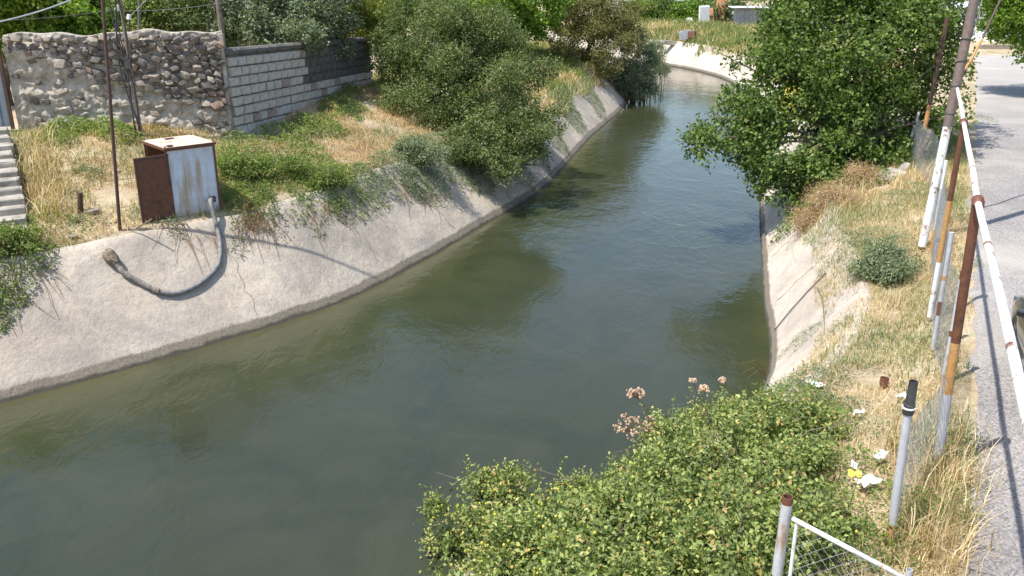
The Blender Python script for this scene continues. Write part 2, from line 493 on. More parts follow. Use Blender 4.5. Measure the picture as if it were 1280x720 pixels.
MT['rag'] = M_simple('dirty_rag', (.16, .12, .085), (.30, .24, .175), 18, .95, .8, 70, .03)
MT['black_plastic'] = M_simple('black_plastic', (.03, .03, .032), (.06, .06, .062), 10, .45, 0)
MT['white_litter'] = M_simple('white_litter', (.70, .69, .66), (.84, .83, .81), 10, .7, .3, 40)
MT['yellow_litter'] = M_simple('yellow_litter', (.65, .52, .06), (.80, .68, .12), 10, .6, .3, 40)
MT['white_wall'] = M_simple('limewashed_wall', (.72, .71, .69), (.84, .83, .80), 1.5, .9, .3, 20)
MT['grey_wall'] = M_simple('grey_board', (.26, .27, .29), (.40, .41, .43), 2, .85, .3, 20)
MT['white_roof'] = M_simple('sheet_roof', (.62, .64, .66), (.78, .79, .80), 2, .5, .2, 20)
MT['gate_blue'] = M_rusty('gate_blue_grey', (.19, .235, .28), amount=.36, scale=3)
MT['orange_debris'] = M_simple('orange_board', (.42, .19, .09), (.55, .28, .15), 4, .9, .3, 20)
MT['glass'] = M_simple('window_glass', (.02, .025, .03), (.03, .035, .04), 4, .06, 0)

def M_car():
    m, nt, b = mat('car_paint_dark'); 
    b.inputs['Base Color'].default_value = (.035, .035, .042, 1); b.inputs['Metallic'].default_value = .35
    b.inputs['Roughness'].default_value = .3; b.inputs['Coat Weight'].default_value = .8; b.inputs['Coat Roughness'].default_value = .06
    return m
MT['car'] = M_car()
MT['tyre'] = M_simple('tyre_rubber', (.022, .022, .022), (.045, .043, .04), 12, .85, .3, 60)
MT['rim'] = M_simple('rim_alloy', (.50, .50, .52), (.62, .62, .64), 12, .3, 0, metal=.8)
MT['lamp_red'] = M_simple('tail_lamp_red', (.30, .01, .01), (.36, .02, .02), 12, .2, 0)
MT['chrome'] = M_simple('chrome', (.6, .6, .6), (.7, .7, .7), 12, .15, 0, metal=1)

# ------------------------------------------------------------------ ground sheet
def grid_axis(segs):
    out = [segs[0][0]]
    for a, b, st in segs:
        n = max(1, int(round((b - a) / st)))
        out += list(a + (b - a) * (np.arange(1, n + 1) / n))
    return np.array(out)
gx = grid_axis([(-1500, -300, 200), (-300, -60, 30), (-60, -24, 3), (-24, -14, .5), (-14, 20, .2), (20, 34, .5), (34, 70, 3), (70, 300, 30), (300, 1500, 200)])
gy = grid_axis([(-300, -30, 45), (-30, 4, 2), (4, 40, .2), (40, 66, .4), (66, 118, .7), (118, 160, 4), (160, 400, 40), (400, 2400, 250)])
XX, YY = np.meshgrid(gx, gy)
ZZ = height(XX.ravel(), YY.ravel())
ny, nx = XX.shape
V = np.stack([XX.ravel(), YY.ravel(), ZZ], 1)
ii = (np.arange(ny - 1)[:, None] * nx + np.arange(nx - 1)[None, :]).ravel()
F = np.stack([ii, ii + 1, ii + nx + 1, ii + nx], 1)
ground = obj_from_mesh('ground', np_mesh('ground', V, F, MT['earth'], smooth=True))
tag(ground, 'dry sandy earth of both canal banks and the land behind', kind='structure')

# ------------------------------------------------------------------ canal lining
def normals(curve, side):
    d = np.gradient(curve, axis=0); d /= np.linalg.norm(d, axis=1)[:, None]
    return np.stack([-d[:, 1], d[:, 0]], 1) * side
def resample(curve, step):
    s = np.r_[0, np.cumsum(np.linalg.norm(np.diff(curve, axis=0), axis=1))]
    t = np.arange(0, s[-1], step)
    return np.stack([np.interp(t, s, curve[:, 0]), np.interp(t, s, curve[:, 1])], 1)
def smooth_curve(c, k=5):
    w = np.ones(k) / k
    e = np.vstack([np.repeat(c[:1], k // 2, 0), c, np.repeat(c[-1:], k // 2, 0)])
    return np.stack([np.convolve(e[:, 0], w, 'valid'), np.convolve(e[:, 1], w, 'valid')], 1)
def lining(curve, side, rise, name, label, LIP=LIP, mt='lining'):
    c = smooth_curve(resample(curve, .2), 7); N = smooth_curve(normals(c, side), 9)
    prof_d = np.r_[-1.9, -1.0, np.linspace(-.4, LIP - .12, 22), LIP, LIP + .10, LIP + .22, LIP + .42, LIP + .5]
    prof_h = np.r_[-4.4, -3.5, Z_WATER + np.linspace(-.4, LIP - .12, 22) * rise / LIP, Z_WATER + rise - .02, Z_WATER + rise + .01, Z_WATER + rise - .03, Z_WATER + rise - .10, Z_WATER + rise - .6]
    n = len(prof_d)
    # ragged upper edge: the profile is stretched a little along its length
    P = c[:, None, :] + N[:, None, :] * prof_d[None, :, None]
    X = P[..., 0]; Y = P[..., 1]
    Z = np.repeat(prof_h[None, :], len(c), 0)
    amp = np.clip((prof_d + .4) / 1.0, .25, 1)[None, :]
    Z = Z + ((vn2(X, Y, .55, 21, 3) - .5) * .16 + (vn2(X, Y, 3.1, 22, 2) - .5) * .045) * amp
    V = np.stack([X.ravel(), Y.ravel(), Z.ravel()], 1)
    ii = (np.arange(len(c) - 1)[:, None] * n + np.arange(n - 1)[None, :]).ravel()
    F = np.stack([ii, ii + 1, ii + n + 1, ii + n], 1)
    if side > 0: F = F[:, ::-1]
    o = obj_from_mesh(name, np_mesh(name, V, F, MT[mt], smooth=True))
    tag(o, label, kind='structure')
    return o
lining(WL, 1, 2.3, 'canal_lining', 'pale sloping concrete lining of the left canal bank')
lining(WR, -1, 2.1, 'canal_lining', 'sunlit sloping concrete lining of the right canal bank', LIPR, 'lining_sunlit')

def crack(name, curve, side, s0, rise, lip, seed, label):
    r = random.Random(seed); c = resample(curve, .1); N = normals(c, side); mb = MB(); pts = []
    i = int(s0 / .1); 
    for k in range(16):
        d = .25 + k * (lip - .3) / 15; i = i + r.randint(-1, 1)
        p = c[i] + N[i] * d; z = Z_WATER + d * rise / lip
        z += float((vn2(np.array([p[0]]), np.array([p[1]]), .55, 21, 3)[0] - .5) * .16 + (vn2(np.array([p[0]]), np.array([p[1]]), 3.1, 22, 2)[0] - .5) * .045)
        pts.append(Vector((p[0], p[1], z + .001)))
    mb.tube(pts, [r.uniform(.005, .011) for _ in pts], 4, cap=False)
    o = mb.build(name, MT['joint_filler']); o['kind'] = 'structure'; o['label'] = label
MT['joint_filler'] = M_simple('joint_filler', (.10, .085, .07), (.20, .17, .14), 6, .95, 0)
def arc_at(curve, y):
    c = resample(curve, .1); return np.argmin(np.abs(c[:, 1] - y)) * .1
for q_, yy_ in enumerate((15.2, 19.6, 23.4, 27.5, 31.5, 37, 43, 49, 55)):
    crack('pour_joint', WL, 1, arc_at(WL, yy_), 2.3, LIP, 500 + q_, 'thin dark joint across the left lining')
for q_, yy_ in enumerate((17.6, 20.8, 24.5)):
    crack('pour_joint', WR, -1, arc_at(WR, yy_), 2.1, LIPR, 520 + q_, 'thin dark joint across the right lining')

# ------------------------------------------------------------------ water
nW = 700
cl = resample(WL, 1.0); cr = resample(WR, 1.0)
def bynum(c, n):
    s = np.r_[0, np.cumsum(np.linalg.norm(np.diff(c, axis=0), axis=1))]; t = np.linspace(0, s[-1], n)
    return np.stack([np.interp(t, s, c[:, 0]), np.interp(t, s, c[:, 1])], 1)
A = bynum(WL, 260); B = bynum(WR, 260)
t = np.linspace(-.08, 1.08, 34)
P = A[:, None, :] * (1 - t)[None, :, None] + B[:, None, :] * t[None, :, None]
V = np.stack([P[..., 0].ravel(), P[..., 1].ravel(), np.full(P[..., 0].size, Z_WATER)], 1)
sh = np.minimum(-curve_dist(WL, V[:, 0], V[:, 1], 1), -curve_dist(WR, V[:, 0], V[:, 1], -1) * 4)
n = len(t)
ii = (np.arange(259)[:, None] * n + np.arange(n - 1)[None, :]).ravel()
F = np.stack([ii, ii + n, ii + n + 1, ii + 1], 1)[:, ::-1]
F = F[:, ::-1]
water = obj_from_mesh('water', np_mesh('water', V, F, MT['water'], {'shore': np.clip(sh / 4.0, 0, 1)}, smooth=True))
tag(water, 'murky green water of the canal', kind='structure')

# ------------------------------------------------------------------ road
ys = np.r_[np.arange(-14, 40, .25), np.arange(40, 74, .8)]
jit = (vn2(ys, ys * 0, .9, 31, 3) - .5) * .55
cols = np.r_[0, .006, .08, np.linspace(.3, 1, 10)]
W_ = 13.0
V = []
for y, j in zip(ys, jit):
    for q in cols:
        w = W_ * q
        x = road_edge(y) + (j * (1 if q < .05 else 0)) + w
        V.append((x, y, .012 if q > .001 else -.03))
V = np.array(V); n = len(cols)
ii = (np.arange(len(ys) - 1)[:, None] * n + np.arange(n - 1)[None, :]).ravel()
F = np.stack([ii, ii + 1, ii + n + 1, ii + n], 1)
tag(obj_from_mesh('road', np_mesh('road', V, F, MT['asphalt'], smooth=True)), 'worn grey gravelly road beside the fence', kind='structure')

# ------------------------------------------------------------------ foliage builders
def rng(seed): return np.random.default_rng(seed)
def unit(v):
    return v / np.maximum(np.linalg.norm(v, axis=-1, keepdims=True), 1e-9)
def leaves_mesh(name, B, D, Nn, ln, wd, var, m, origin):
    """diamond shaped, slightly folded leaves: base B, direction D, normal Nn"""
    n = len(B)
    S_ = unit(np.cross(D, Nn)); U = unit(np.cross(S_, D))
    ln = ln[:, None]; wd = wd[:, None]
    mid = B + D * ln * .45
    V = np.empty((n, 4, 3))
    V[:, 0] = B; V[:, 1] = mid + S_ * wd * .5 + U * wd * .12
    V[:, 2] = B + D * ln - U * ln * .10; V[:, 3] = mid - S_ * wd * .5 + U * wd * .12
    V = V.reshape(-1, 3) - np.array(origin)
    F = np.arange(n * 4).reshape(n, 4)
    return np_mesh(name, V, F, MT[m], {'var': np.repeat(var, 4)})
def cloud(seed, clumps, twigs, per, leaf, wid, twig_len=.4, shell=.5, gap=.42, gapscale=1.1, up=.3, lumps=.25, spread=.6, sub=0, flat=.6, subr=(.26, .46)):
    """clumps: (x,y,z,rx,ry,rz); twigs: number; returns arrays of leaves"""
    r = rng(seed)
    if sub:
        out = []
        for c in clumps:
            c0 = np.array(c[:3]); cr_ = np.array(c[3:6])
            out.append(tuple(c0) + tuple(cr_ * .72))
            for q in range(max(3, int(sub * (cr_[0] / 1.5) ** 1.2) if cr_[0] > .6 else int(sub * .45))):
                d = unit(r.normal(size=3)); f_ = r.uniform(*subr)
                out.append(tuple(c0 + d * cr_ * r.uniform(.72, 1.02)) + (cr_[0] * f_, cr_[1] * f_, cr_[2] * f_ * flat))
        clumps = out
    C = np.array([c[:3] for c in clumps]); Rr = np.array([c[3:6] for c in clumps])
    w = (Rr[:, 0] * Rr[:, 1] + Rr[:, 0] * Rr[:, 2] + Rr[:, 1] * Rr[:, 2])
    if sub: w = w ** .85
    w = w / w.sum()
    k = r.choice(len(C), twigs * 2, p=w)
    d = unit(r.normal(size=(len(k), 3)))
    rad = 1 - np.abs(r.normal(size=len(k))) * shell * .55
    rad = np.clip(rad, .1, 1)
    lump = 1 + lumps * (vn3(d * 1.7 + k[:, None] * 3.1 + 50, seed) * 2 - 1) * 1.6
    T = C[k] + d * Rr[k] * (rad * lump)[:, None]
    keep = vn3(T * gapscale + 100, seed + 5) > gap * .85 + .12 * r.random(len(k)) - .1
    T = T[keep][:twigs]; d = d[keep][:twigs]; k = k[keep][:twigs]
    td = unit(d * .7 + r.normal(size=d.shape) * .55 + np.array([0, 0, up]))
    m = len(T)
    tv = r.random(m)
    tt = r.random((m, per))
    tl = twig_len * (.6 + .8 * r.random((m, 1)))
    B = T[:, None, :] + td[:, None, :] * ((tt - .35) * tl)[..., None] + r.normal(size=(m, per, 3)) * leaf * .7
    D = unit(td[:, None, :] * .5 + r.normal(size=(m, per, 3)) * spread + np.array([0, 0, -.12]))
    Nn = unit(r.normal(size=(m, per, 3)) * .55 + d[:, None, :] * .5 + np.array([0, 0, .65]))
    ln = leaf * (.6 + .8 * r.random((m, per))); wd = wid * (.7 + .6 * r.random((m, per)))
    var = np.clip(.5 + (tv[:, None] - .5) * .6 + (r.random((m, per)) - .5) * .7, 0, 1)
    q = m * per
    return B.reshape(q, 3), D.reshape(q, 3), Nn.reshape(q, 3), ln.reshape(q), wd.reshape(q), var.reshape(q), T, td
def limbs(mb, base, clumps, r0, seed, fork=.35, per=2, top=None):
    """a tapered trunk that divides into limbs reaching into the clumps"""
    r = random.Random(seed)
    base = Vector(base)
    cen = sum((Vector(c[:3]) for c in clumps), Vector()) / len(clumps)
    f = base.lerp(cen, fork); f.x = base.x * .7 + f.x * .3; f.y = base.y * .7 + f.y * .3
    mb.tube([base - Vector((0, 0, .3)), base.lerp(f, .5) + Vector((r.uniform(-.1, .1), r.uniform(-.1, .1), 0)) * r0 * 8, f], [r0 * 1.25, r0, r0 * .85], 9)
    for c in clumps:
        c = Vector(c[:3]) ; 
        for q in range(per):
            e = c + Vector((r.uniform(-.5, .5), r.uniform(-.5, .5), r.uniform(-.3, .5)))
            m1 = f.lerp(e, .35) + Vector((r.uniform(-.25, .25), r.uniform(-.25, .25), r.uniform(.0, .35)))
            m2 = f.lerp(e, .7) + Vector((r.uniform(-.25, .25), r.uniform(-.25, .25), r.uniform(.0, .3)))
            mb.tube([f, m1, m2, e], [r0 * .5, r0 * .32, r0 * .17, r0 * .05], 6)
def plant(name, label, cat, base, clumps, twigs, per, leaf, wid, leafmat, seed, r0=.12, bark='bark', group=None, stems=False, crown='crown', **kw):
    base = Vector(base)
    t = thing(name, label, cat, base, 0, group)
    a = cloud(seed, clumps, twigs, per, leaf, wid, **kw)
    obj_from_mesh(crown, leaves_mesh(crown, *a[:6], leafmat, base), t)
    mb = MB()
    if stems:
        rr = random.Random(seed)
        for c in clumps:
            c = Vector(c[:3])
            for q in range(3):
                b0 = base.lerp(c, .55) + Vector((rr.uniform(-.3, .3), rr.uniform(-.3, .3), 0))
                b0.z = S(b0.x, b0.y) - .1
                e = c + Vector((rr.uniform(-.5, .5), rr.uniform(-.5, .5), rr.uniform(-.3, .5)))
                m1 = b0.lerp(e, .5) + Vector((rr.uniform(-.2, .2), rr.uniform(-.2, .2), rr.uniform(.1, .3)))
                mb.tube([b0, m1, e], [r0 * .6, r0 * .4, r0 * .12], 5)
        mb.build('stems', MT[bark], t, smooth=60)['kind'] = 'stuff'
    else:
        limbs(mb, base, clumps, r0, seed, per=1)
        mb.build('trunk', MT[bark], t, smooth=60)
    return t, a
def cz(px, py, Y, rx, ry=None, rz=None):           # a clump centred on the ray at distance Y
    p = at_y(px, py, Y)
    return (p.x, p.y, p.z, rx, ry or rx, rz or rx * .85)

# ------------------------------------------------------------------ trees and shrubs
# large tree on the right bank
b = Vector((11.4, 28.3, S(11.4, 28.3)))
big = [cz(972, 203, 27.3, 1.1), cz(1000, 215, 27.3, 1.2), cz(960, 185, 27.8, 1.0), cz(1060, 60, 29, 2.3), cz(1140, 60, 30, 1.9), cz(985, 110, 28.5, 1.7), cz(893, 186, 27, .85, 1.0, .55), cz(1005, 180, 27.5, 1.7),
       cz(1080, 165, 28.5, 2.0), cz(1132, 120, 29.5, 1.5), cz(1040, 15, 30, 1.9), cz(925, 132, 28, .8), cz(962, 215, 27, 1.0, 1, .8),
       cz(1000, 245, 26.5, .9), cz(1110, 10, 31, 2.4), cz(968, 62, 30, 1.0), cz(1040, 225, 27, 1.3), cz(1110, 215, 28.5, 1.2), cz(915, 78, 29, .35), cz(1050, -60, 31, 2.3), cz(1090, -80, 32, 3.0),
       cz(880, 160, 27.5, .4, .5, .3), cz(950, 168, 28, 1.2), cz(990, 150, 29, 1.6), cz(1080, 225, 27.5, 1.2), cz(1130, 190, 28.5, 1.2), cz(1060, 120, 30, 2), cz(1195, 85, 28, .55, .5, .45), cz(1190, 140, 27.5, .5)]
tree, _ = plant('leafy_tree', 'large dark green leafy tree overhanging the right side of the canal', 'tree', b, big, 10500, 11, .13, .092, 'leaf_mulberry', 11, .19, gap=.40, gapscale=.95, twig_len=.4, lumps=.25, sub=16)
fl = cloud(12, [cz(985, 118, 26.2, .30), cz(1000, 100, 26.2, .2), cz(990, 130, 26.2, .2)], 11, 6, .07, .05, gap=.1)
obj_from_mesh('blossom', leaves_mesh('blossom', *fl[:6], 'flower_yellow', b), tree)

# big olive green shrub on the left bank
b = Vector((-2.6, 33.4, S(-2.6, 33.4)))
sh_ = [cz(560, 62, 36, 2.1), cz(622, 118, 33.5, 1.7), cz(545, 120, 34, 1.6), cz(652, 178, 31.5, 1.1), cz(600, 172, 31.5, 1.3), cz(500, 92, 36, 1.1),
       cz(610, 62, 36.5, 1.7), cz(676, 150, 33, .8), cz(652, 88, 36, 1.2), cz(520, 38, 38, 1.6), cz(570, 20, 39, 1.6), cz(625, 205, 30.2, .7), cz(480, 60, 38, .8), cz(668, 195, 31.2, .6)]
plant('olive_shrub', 'big rounded olive green shrub spreading down the left bank', 'shrub', b, sh_, 10500, 12, .105, .05, 'leaf_olive', 21, .10, stems=True, crown='foliage', gap=.34, gapscale=1.2, twig_len=.32, lumps=.25, sub=15, flat=.8)

# trees further along the left bank
def T(name, label, cat, clumps, twigs, per, leaf, wid, m, seed, r0=.12, **kw):
    kw.setdefault('sub', 12); kw.setdefault('gap', .34)
    c = clumps[0]; x, y = c[0], c[1]
    g = kw.pop('base', None) or (x, y)
    return plant(name, label, cat, (g[0], g[1], S(g[0], g[1])), clumps, twigs, per, leaf, wid, m, seed, r0, **kw)
T('leafy_tree', 'bright green tree above the far end of the olive shrub', 'tree',
  [cz(600, 5, 54, 2.6), cz(655, 5, 56, 2.4), cz(560, -10, 54, 2.6), cz(640, 25, 54, 1.5), cz(675, 18, 56, 1.2)], 2600, 12, .20, .14, 'leaf_bright', 31, .16, bark='bark_pale', gap=.4)
T('leafy_tree', 'brownish green tree leaning over the bend of the left bank', 'tree',
  [cz(735, 35, 60, 2.4), cz(722, 0, 62, 2.6), cz(765, 55, 59, 1.9), cz(748, 80, 57, 1.3), cz(770, 15, 61, 2.2), cz(712, 60, 58, 1.3)], 3000, 12, .15, .08, 'leaf_brown', 33, .16, gap=.42)
T('dark_shrub', 'dark grey green shrub drooping into the water at the bend', 'shrub',
  [cz(795, 75, 62, 1.6, 1.6, 2.0), cz(785, 95, 60, 1.0, 1, 1.2), cz(806, 100, 61, .8, .8, 1.0), cz(812, 75, 62, .7), cz(797, 112, 60, .9, .9, .8), cz(812, 112, 60.5, .8, .8, .7), cz(780, 106, 59.5, .7)], 2600, 12, .13, .055, 'leaf_grey', 34, .10, stems=True, crown='foliage', gap=.4)
T('silver_shrub', 'pale silvery shrub against the dark shrub by the bend', 'shrub',
  [cz(822, 68, 66, .9, 1, 1.4), cz(828, 90, 64, .5, .6, .7)], 420, 12, .12, .05, 'leaf_silver', 35, .06, stems=True, crown='foliage', gap=.35)
# behind the block wall
T('leafy_tree', 'grey green tree hanging over the coping of the block wall', 'tree',
  [cz(345, 25, 33, 1.7), cz(395, 28, 35, 1.7), cz(388, 56, 32.2, .45, .5, .4), cz(312, 28, 33, 1.2), cz(415, 32, 35.5, .9), cz(360, -10, 35, 2)], 3400, 12, .12, .07, 'leaf_grey', 41, .14, gap=.42, base=(-9.6, 33.5))
T('fruit_shrub', 'yellowish shrub with orange tinted leaves behind the block wall', 'shrub',
  [cz(440, 15, 39, 1.3), cz(470, 30, 40, 1.1), cz(430, 40, 38, .7)], 1300, 12, .12, .06, 'leaf_yellow', 42, .08, stems=True, crown='foliage', base=(-8.4, 39.5))
# behind the rubble wall
T('leafy_tree', 'bright green tree at the far left behind the rubble wall', 'tree',
  [cz(30, 10, 31, 1.7), cz(85, 15, 31, 1.6), cz(-25, 10, 31, 1.8), cz(55, -25, 32, 2.0)], 2600, 11, .14, .11, 'leaf_bright', 43, .15, gap=.44, base=(-17.5, 31))
T('leafy_tree', 'light green tree behind the middle of the rubble wall', 'tree',
  [cz(150, 18, 32, 1.5), cz(200, 20, 33, 1.4), cz(175, -20, 33, 1.8)], 2200, 11, .11, .065, 'leaf_weed', 44, .13, gap=.44, base=(-14, 32))
T('leafy_tree', 'feathery green tree behind the right end of the rubble wall', 'tree',
  [cz(250, 22, 33, 1.5), cz(295, 28, 34.5, 1.2), cz(260, -20, 34, 1.9), cz(225, 30, 34, 1.0)], 2200, 12, .10, .05, 'leaf_olive', 45, .13, gap=.42, base=(-11.5, 33.3))
T('leafy_tree', 'tall green tree far behind the olive shrub', 'tree',
  [cz(470, -20, 60, 3.0), cz(530, -15, 62, 3.2), cz(410, -20, 60, 3.2), cz(500, 5, 58, 2)], 1800, 12, .24, .15, 'leaf_bright', 46, .2)
T('leafy_tree', 'dark green tree in the far left orchard', 'tree',
  [cz(300, -25, 62, 3.2), cz(220, -20, 60, 3.4), cz(360, -20, 66, 3.2)], 1500, 12, .24, .15, 'leaf_mulberry', 47, .2)
T('leafy_tree', 'broad green tree at the far left edge of the orchard', 'tree',
  [cz(120, -25, 58, 3.2), cz(40, -20, 56, 3.4), cz(-40, -20, 56, 3.4)], 1500, 12, .24, .15, 'leaf_olive', 48, .2)
# far bank trees
for i, (px, py, Y, r_, m, lab) in enumerate([
        (800, 20, 104, 2.0, 'leaf_bright', 'small bright green tree leftmost on the far bank'),
        (828, 16, 106, 2.4, 'leaf_mulberry', 'dark green tree second from left on the far bank'),
        (858, 22, 104, 2.1, 'leaf_bright', 'rounded bright green tree in the middle of the far bank'),
        (885, 12, 106, 2.6, 'leaf_mulberry', 'tall green tree on the far bank above the rubbish'),
        (908, 18, 100, 2.1, 'leaf_olive', 'olive green tree on the far bank left of the shack')]):
    T('far_tree', lab, 'tree', [cz(px, py, Y, r_, r_, r_ * .8), cz(px + 10, py + 6, Y - 1, r_ * .6), cz(px - 10, py + 5, Y - 1, r_ * .6)], 620, 12, .26, .18, m, 60 + i, .12, group='trees on the far bank')
T('far_shrub', 'green bush halfway up the far bank above the pale lining', 'shrub', [cz(850, 52, 90, 1.3), cz(838, 46, 92, .9)], 330, 12, .18, .11, 'leaf_olive', 66, .08, stems=True, crown='foliage')
T('leafy_tree', 'green tree crown over the road at the top right corner', 'tree',
  [cz(1262, 15, 44, 1.3, 1.3, 1.3), cz(1300, 25, 43, 2.0), cz(1280, -15, 44, 2.2), cz(1330, 0, 44, 2.8), cz(1290, 48, 42, .8)], 2600, 11, .17, .10, 'leaf_bright', 71, .2, gap=.4, base=(28.5, 45))
T('leafy_tree', 'dark tree rising behind the white shed', 'tree', [cz(1150, -15, 92, 3.0), cz(1090, -12, 92, 3.2), cz(1210, -14, 90, 2.6)], 1000, 12, .3, .2, 'leaf_mulberry', 72, .2)
T('leafy_tree', 'pale green tree right of the white shed', 'tree', [cz(1262, -5, 88, 3.2), cz(1310, -5, 88, 3.2)], 800, 12, .3, .2, 'leaf_weed', 73, .2)
T('low_bush', 'low green bush at the far end of the road', 'shrub', [cz(1262, 58, 74, .9, .9, .5), cz(1285, 58, 72, .9, .9, .5)], 300, 12, .14, .09, 'leaf_weed', 74, .05, stems=True, crown='foliage')
# horizon woods
hz = []
rr = random.Random(5)
for i in range(46):
    x = -190 + i * 9.0 + rr.uniform(-3, 3); y = 150 + rr.uniform(0, 60)
    hz.append((x, y, 1.8 + rr.uniform(0, 1), 5.5, 5.5, 3.2 + rr.uniform(0, 1)))
a = cloud(81, hz, 9000, 8, .7, .45, twig_len=1.4, gap=.25, gapscale=.3)
tag(obj_from_mesh('far_woods', leaves_mesh('far_woods', *a[:6], 'leaf_olive', (0, 0, 0))), 'distant belt of green woods on the skyline', kind='stuff')

# ------------------------------------------------------------------ foreground bush with yellow hips
b = G(930, 640); b = Vector((2.9, 10.6, S(2.9, 10.6)))
def cs(px, py, r, lift=.25):
    g = G(px, py); d = ray(px, py).normalized(); p = g - d * r * .55 + Vector((0, 0, r * lift))
    return (p.x, p.y, p.z, r, r, r * .8)
fc = [cz(600, 640, 10.8, .5), cz(575, 690, 10.6, .5), cz(635, 612, 11, .38), cz(690, 655, 10.8, .55), cz(720, 622, 11, .36), cz(765, 650, 11, .6),
      cz(790, 605, 11.3, .35), cz(545, 635, 10.9, .16), cz(625, 672, 10.7, .42), cz(655, 715, 10.5, .5), cz(640, 650, 10.9, .4), cz(700, 720, 10.2, .65), cz(600, 740, 10.3, .5),
      cs(850, 590, .6), cs(870, 540, .42), cs(905, 525, .40), cs(940, 545, .5), cs(985, 560, .5), cs(1015, 545, .35), cs(880, 620, .65), cs(820, 640, .6), cs(800, 700, .75), cs(880, 690, .65),
      cs(940, 640, .6), cs(1000, 610, .5), cs(1035, 590, .3), cs(960, 700, .5), cs(1005, 670, .38), cs(900, 740, .5), cs(850, 760, .5), cs(925, 590, .5), cs(820, 560, .35), cs(750, 740, .6), cs(700, 770, .6), cs(640, 715, .5), cs(610, 730, .45), cs(670, 735, .55), cs(590, 760, .5), cs(700, 700, .5), cs(740, 690, .5)]
bush, fa = plant('rose_bush', 'dense green rose bush with yellow hips in the foreground corner', 'shrub', b, fc, 9200, 11, .060, .034, 'leaf_rose', 91, .022, stems=True, crown='foliage', gap=.38, gapscale=2.0, twig_len=.22, lumps=.35, shell=.6, sub=22, flat=.85, subr=(.2, .5))
def blobs(name, pts, rad, var, m, origin, parent=None, seed=0):
    """little round fruits: octahedra subdivided once would be heavy, so six sided beads"""
    r = rng(seed)
    n = len(pts)
    ring = np.array([[math.cos(a_), math.sin(a_), 0] for a_ in np.arange(6) * math.pi / 3])
    tmpl = np.vstack([[[0, 0, 1.15]], ring * .8 + [0, 0, .55], ring * .85 + [0, 0, -.5], [[0, 0, -1.15]]])
    fs = []
    for k in range(6):
        q = (k + 1) % 6
        fs += [(0, 1 + k, 1 + q), (1 + k, 7 + k, 7 + q), (1 + k, 7 + q, 1 + q), (7 + k, 13, 7 + q)]
    fs = np.array(fs)
    V = (pts[:, None, :] + tmpl[None] * rad[:, None, None]).reshape(-1, 3) - np.array(origin)
    F = (fs[None] + (np.arange(n) * 14)[:, None, None]).reshape(-1, 3)
    return np_mesh(name, V, F, MT[m], {'var': np.repeat(var, 14)}, smooth=True)
r_ = rng(92)
T_ = fa[6]; td_ = fa[7]
cand = T_ + td_ * .17 + np.array([0, 0, .03])
wgt = np.clip(1.6 - (cand[:, 0] + 1.2) * .55, .12, 2.0)
k = r_.choice(len(cand), 1500, p=wgt / wgt.sum(), replace=False)
pts = cand[k] + r_.normal(size=(1500, 3)) * .03
o = obj_from_mesh('rose_hips', blobs('rose_hips', pts, .011 + .010 * r_.random(1500), r_.random(1500) ** 1.4, 'berry', b), bush)
o['kind'] = 'stuff'
# sprigs standing clear of the outline
def sprig_set(seed, starts, n_leaf=14, ln=.5, leaf=.045):
    r = rng(seed); B = []; D = []; mb = MB()
    for s0, d0 in starts:
        s0 = Vector(s0); d0 = Vector(d0).normalized()
        pts = [s0 + d0 * ln * q + Vector((0, 0, -.12 * (q ** 2) * ln)) for q in (0, .33, .66, 1)]
        mb.tube(pts, [.006, .005, .004, .002], 4)
        for j in range(n_leaf):
            q = (j + 1) / n_leaf; p = s0 + d0 * ln * q + Vector((0, 0, -.12 * q * q * ln))
            B.append(p); D.append(Vector((d0.x * .4 + r.normal() * .7, d0.y * .4 + r.normal() * .7, .1 + r.normal() * .5)).normalized())
    return mb, np.array(B), np.array(D)
st = []
rs = random.Random(4)
for px, py, Y in [(542, 600, 10.9), (628, 575, 11), (650, 572, 11), (690, 585, 11), (700, 570, 11.1), (728, 590, 11.1), (745, 590, 11.3), (815, 505, 12), (835, 500, 12.1), (858, 505, 12.2), (885, 492, 12.2),
                 (560, 650, 10.8), (535, 690, 10.6), (610, 590, 11), (900, 495, 12.2), (940, 500, 12.2), (785, 565, 11.3), (800, 560, 11.4), (665, 600, 11)]:
    st.append((at_y(px, py + 25, Y), (rs.uniform(-.7, .4), rs.uniform(-.3, .3), 1.0)))
kk = rng(94).choice(len(T_), 130, replace=False)
for q_ in kk: st.append((tuple(T_[q_]), (td_[q_][0] * .6 + rs.uniform(-.3, .3), td_[q_][1] * .6 + rs.uniform(-.3, .3), .9)))
mb, B_, D_ = sprig_set(93, st, 16, .42, .05)
mb.build('sprigs', MT['leaf_rose'], bush)['kind'] = 'stuff'
n = len(B_)
obj_from_mesh('sprig_leaves', leaves_mesh('sprig_leaves', B_, D_, unit(r_.normal(size=(n, 3)) * .5 + [0, 0, .7]), np.full(n, .05), np.full(n, .03), np.clip(r_.random(n) * .6 + .38, 0, .94), 'leaf_rose', b), bush)

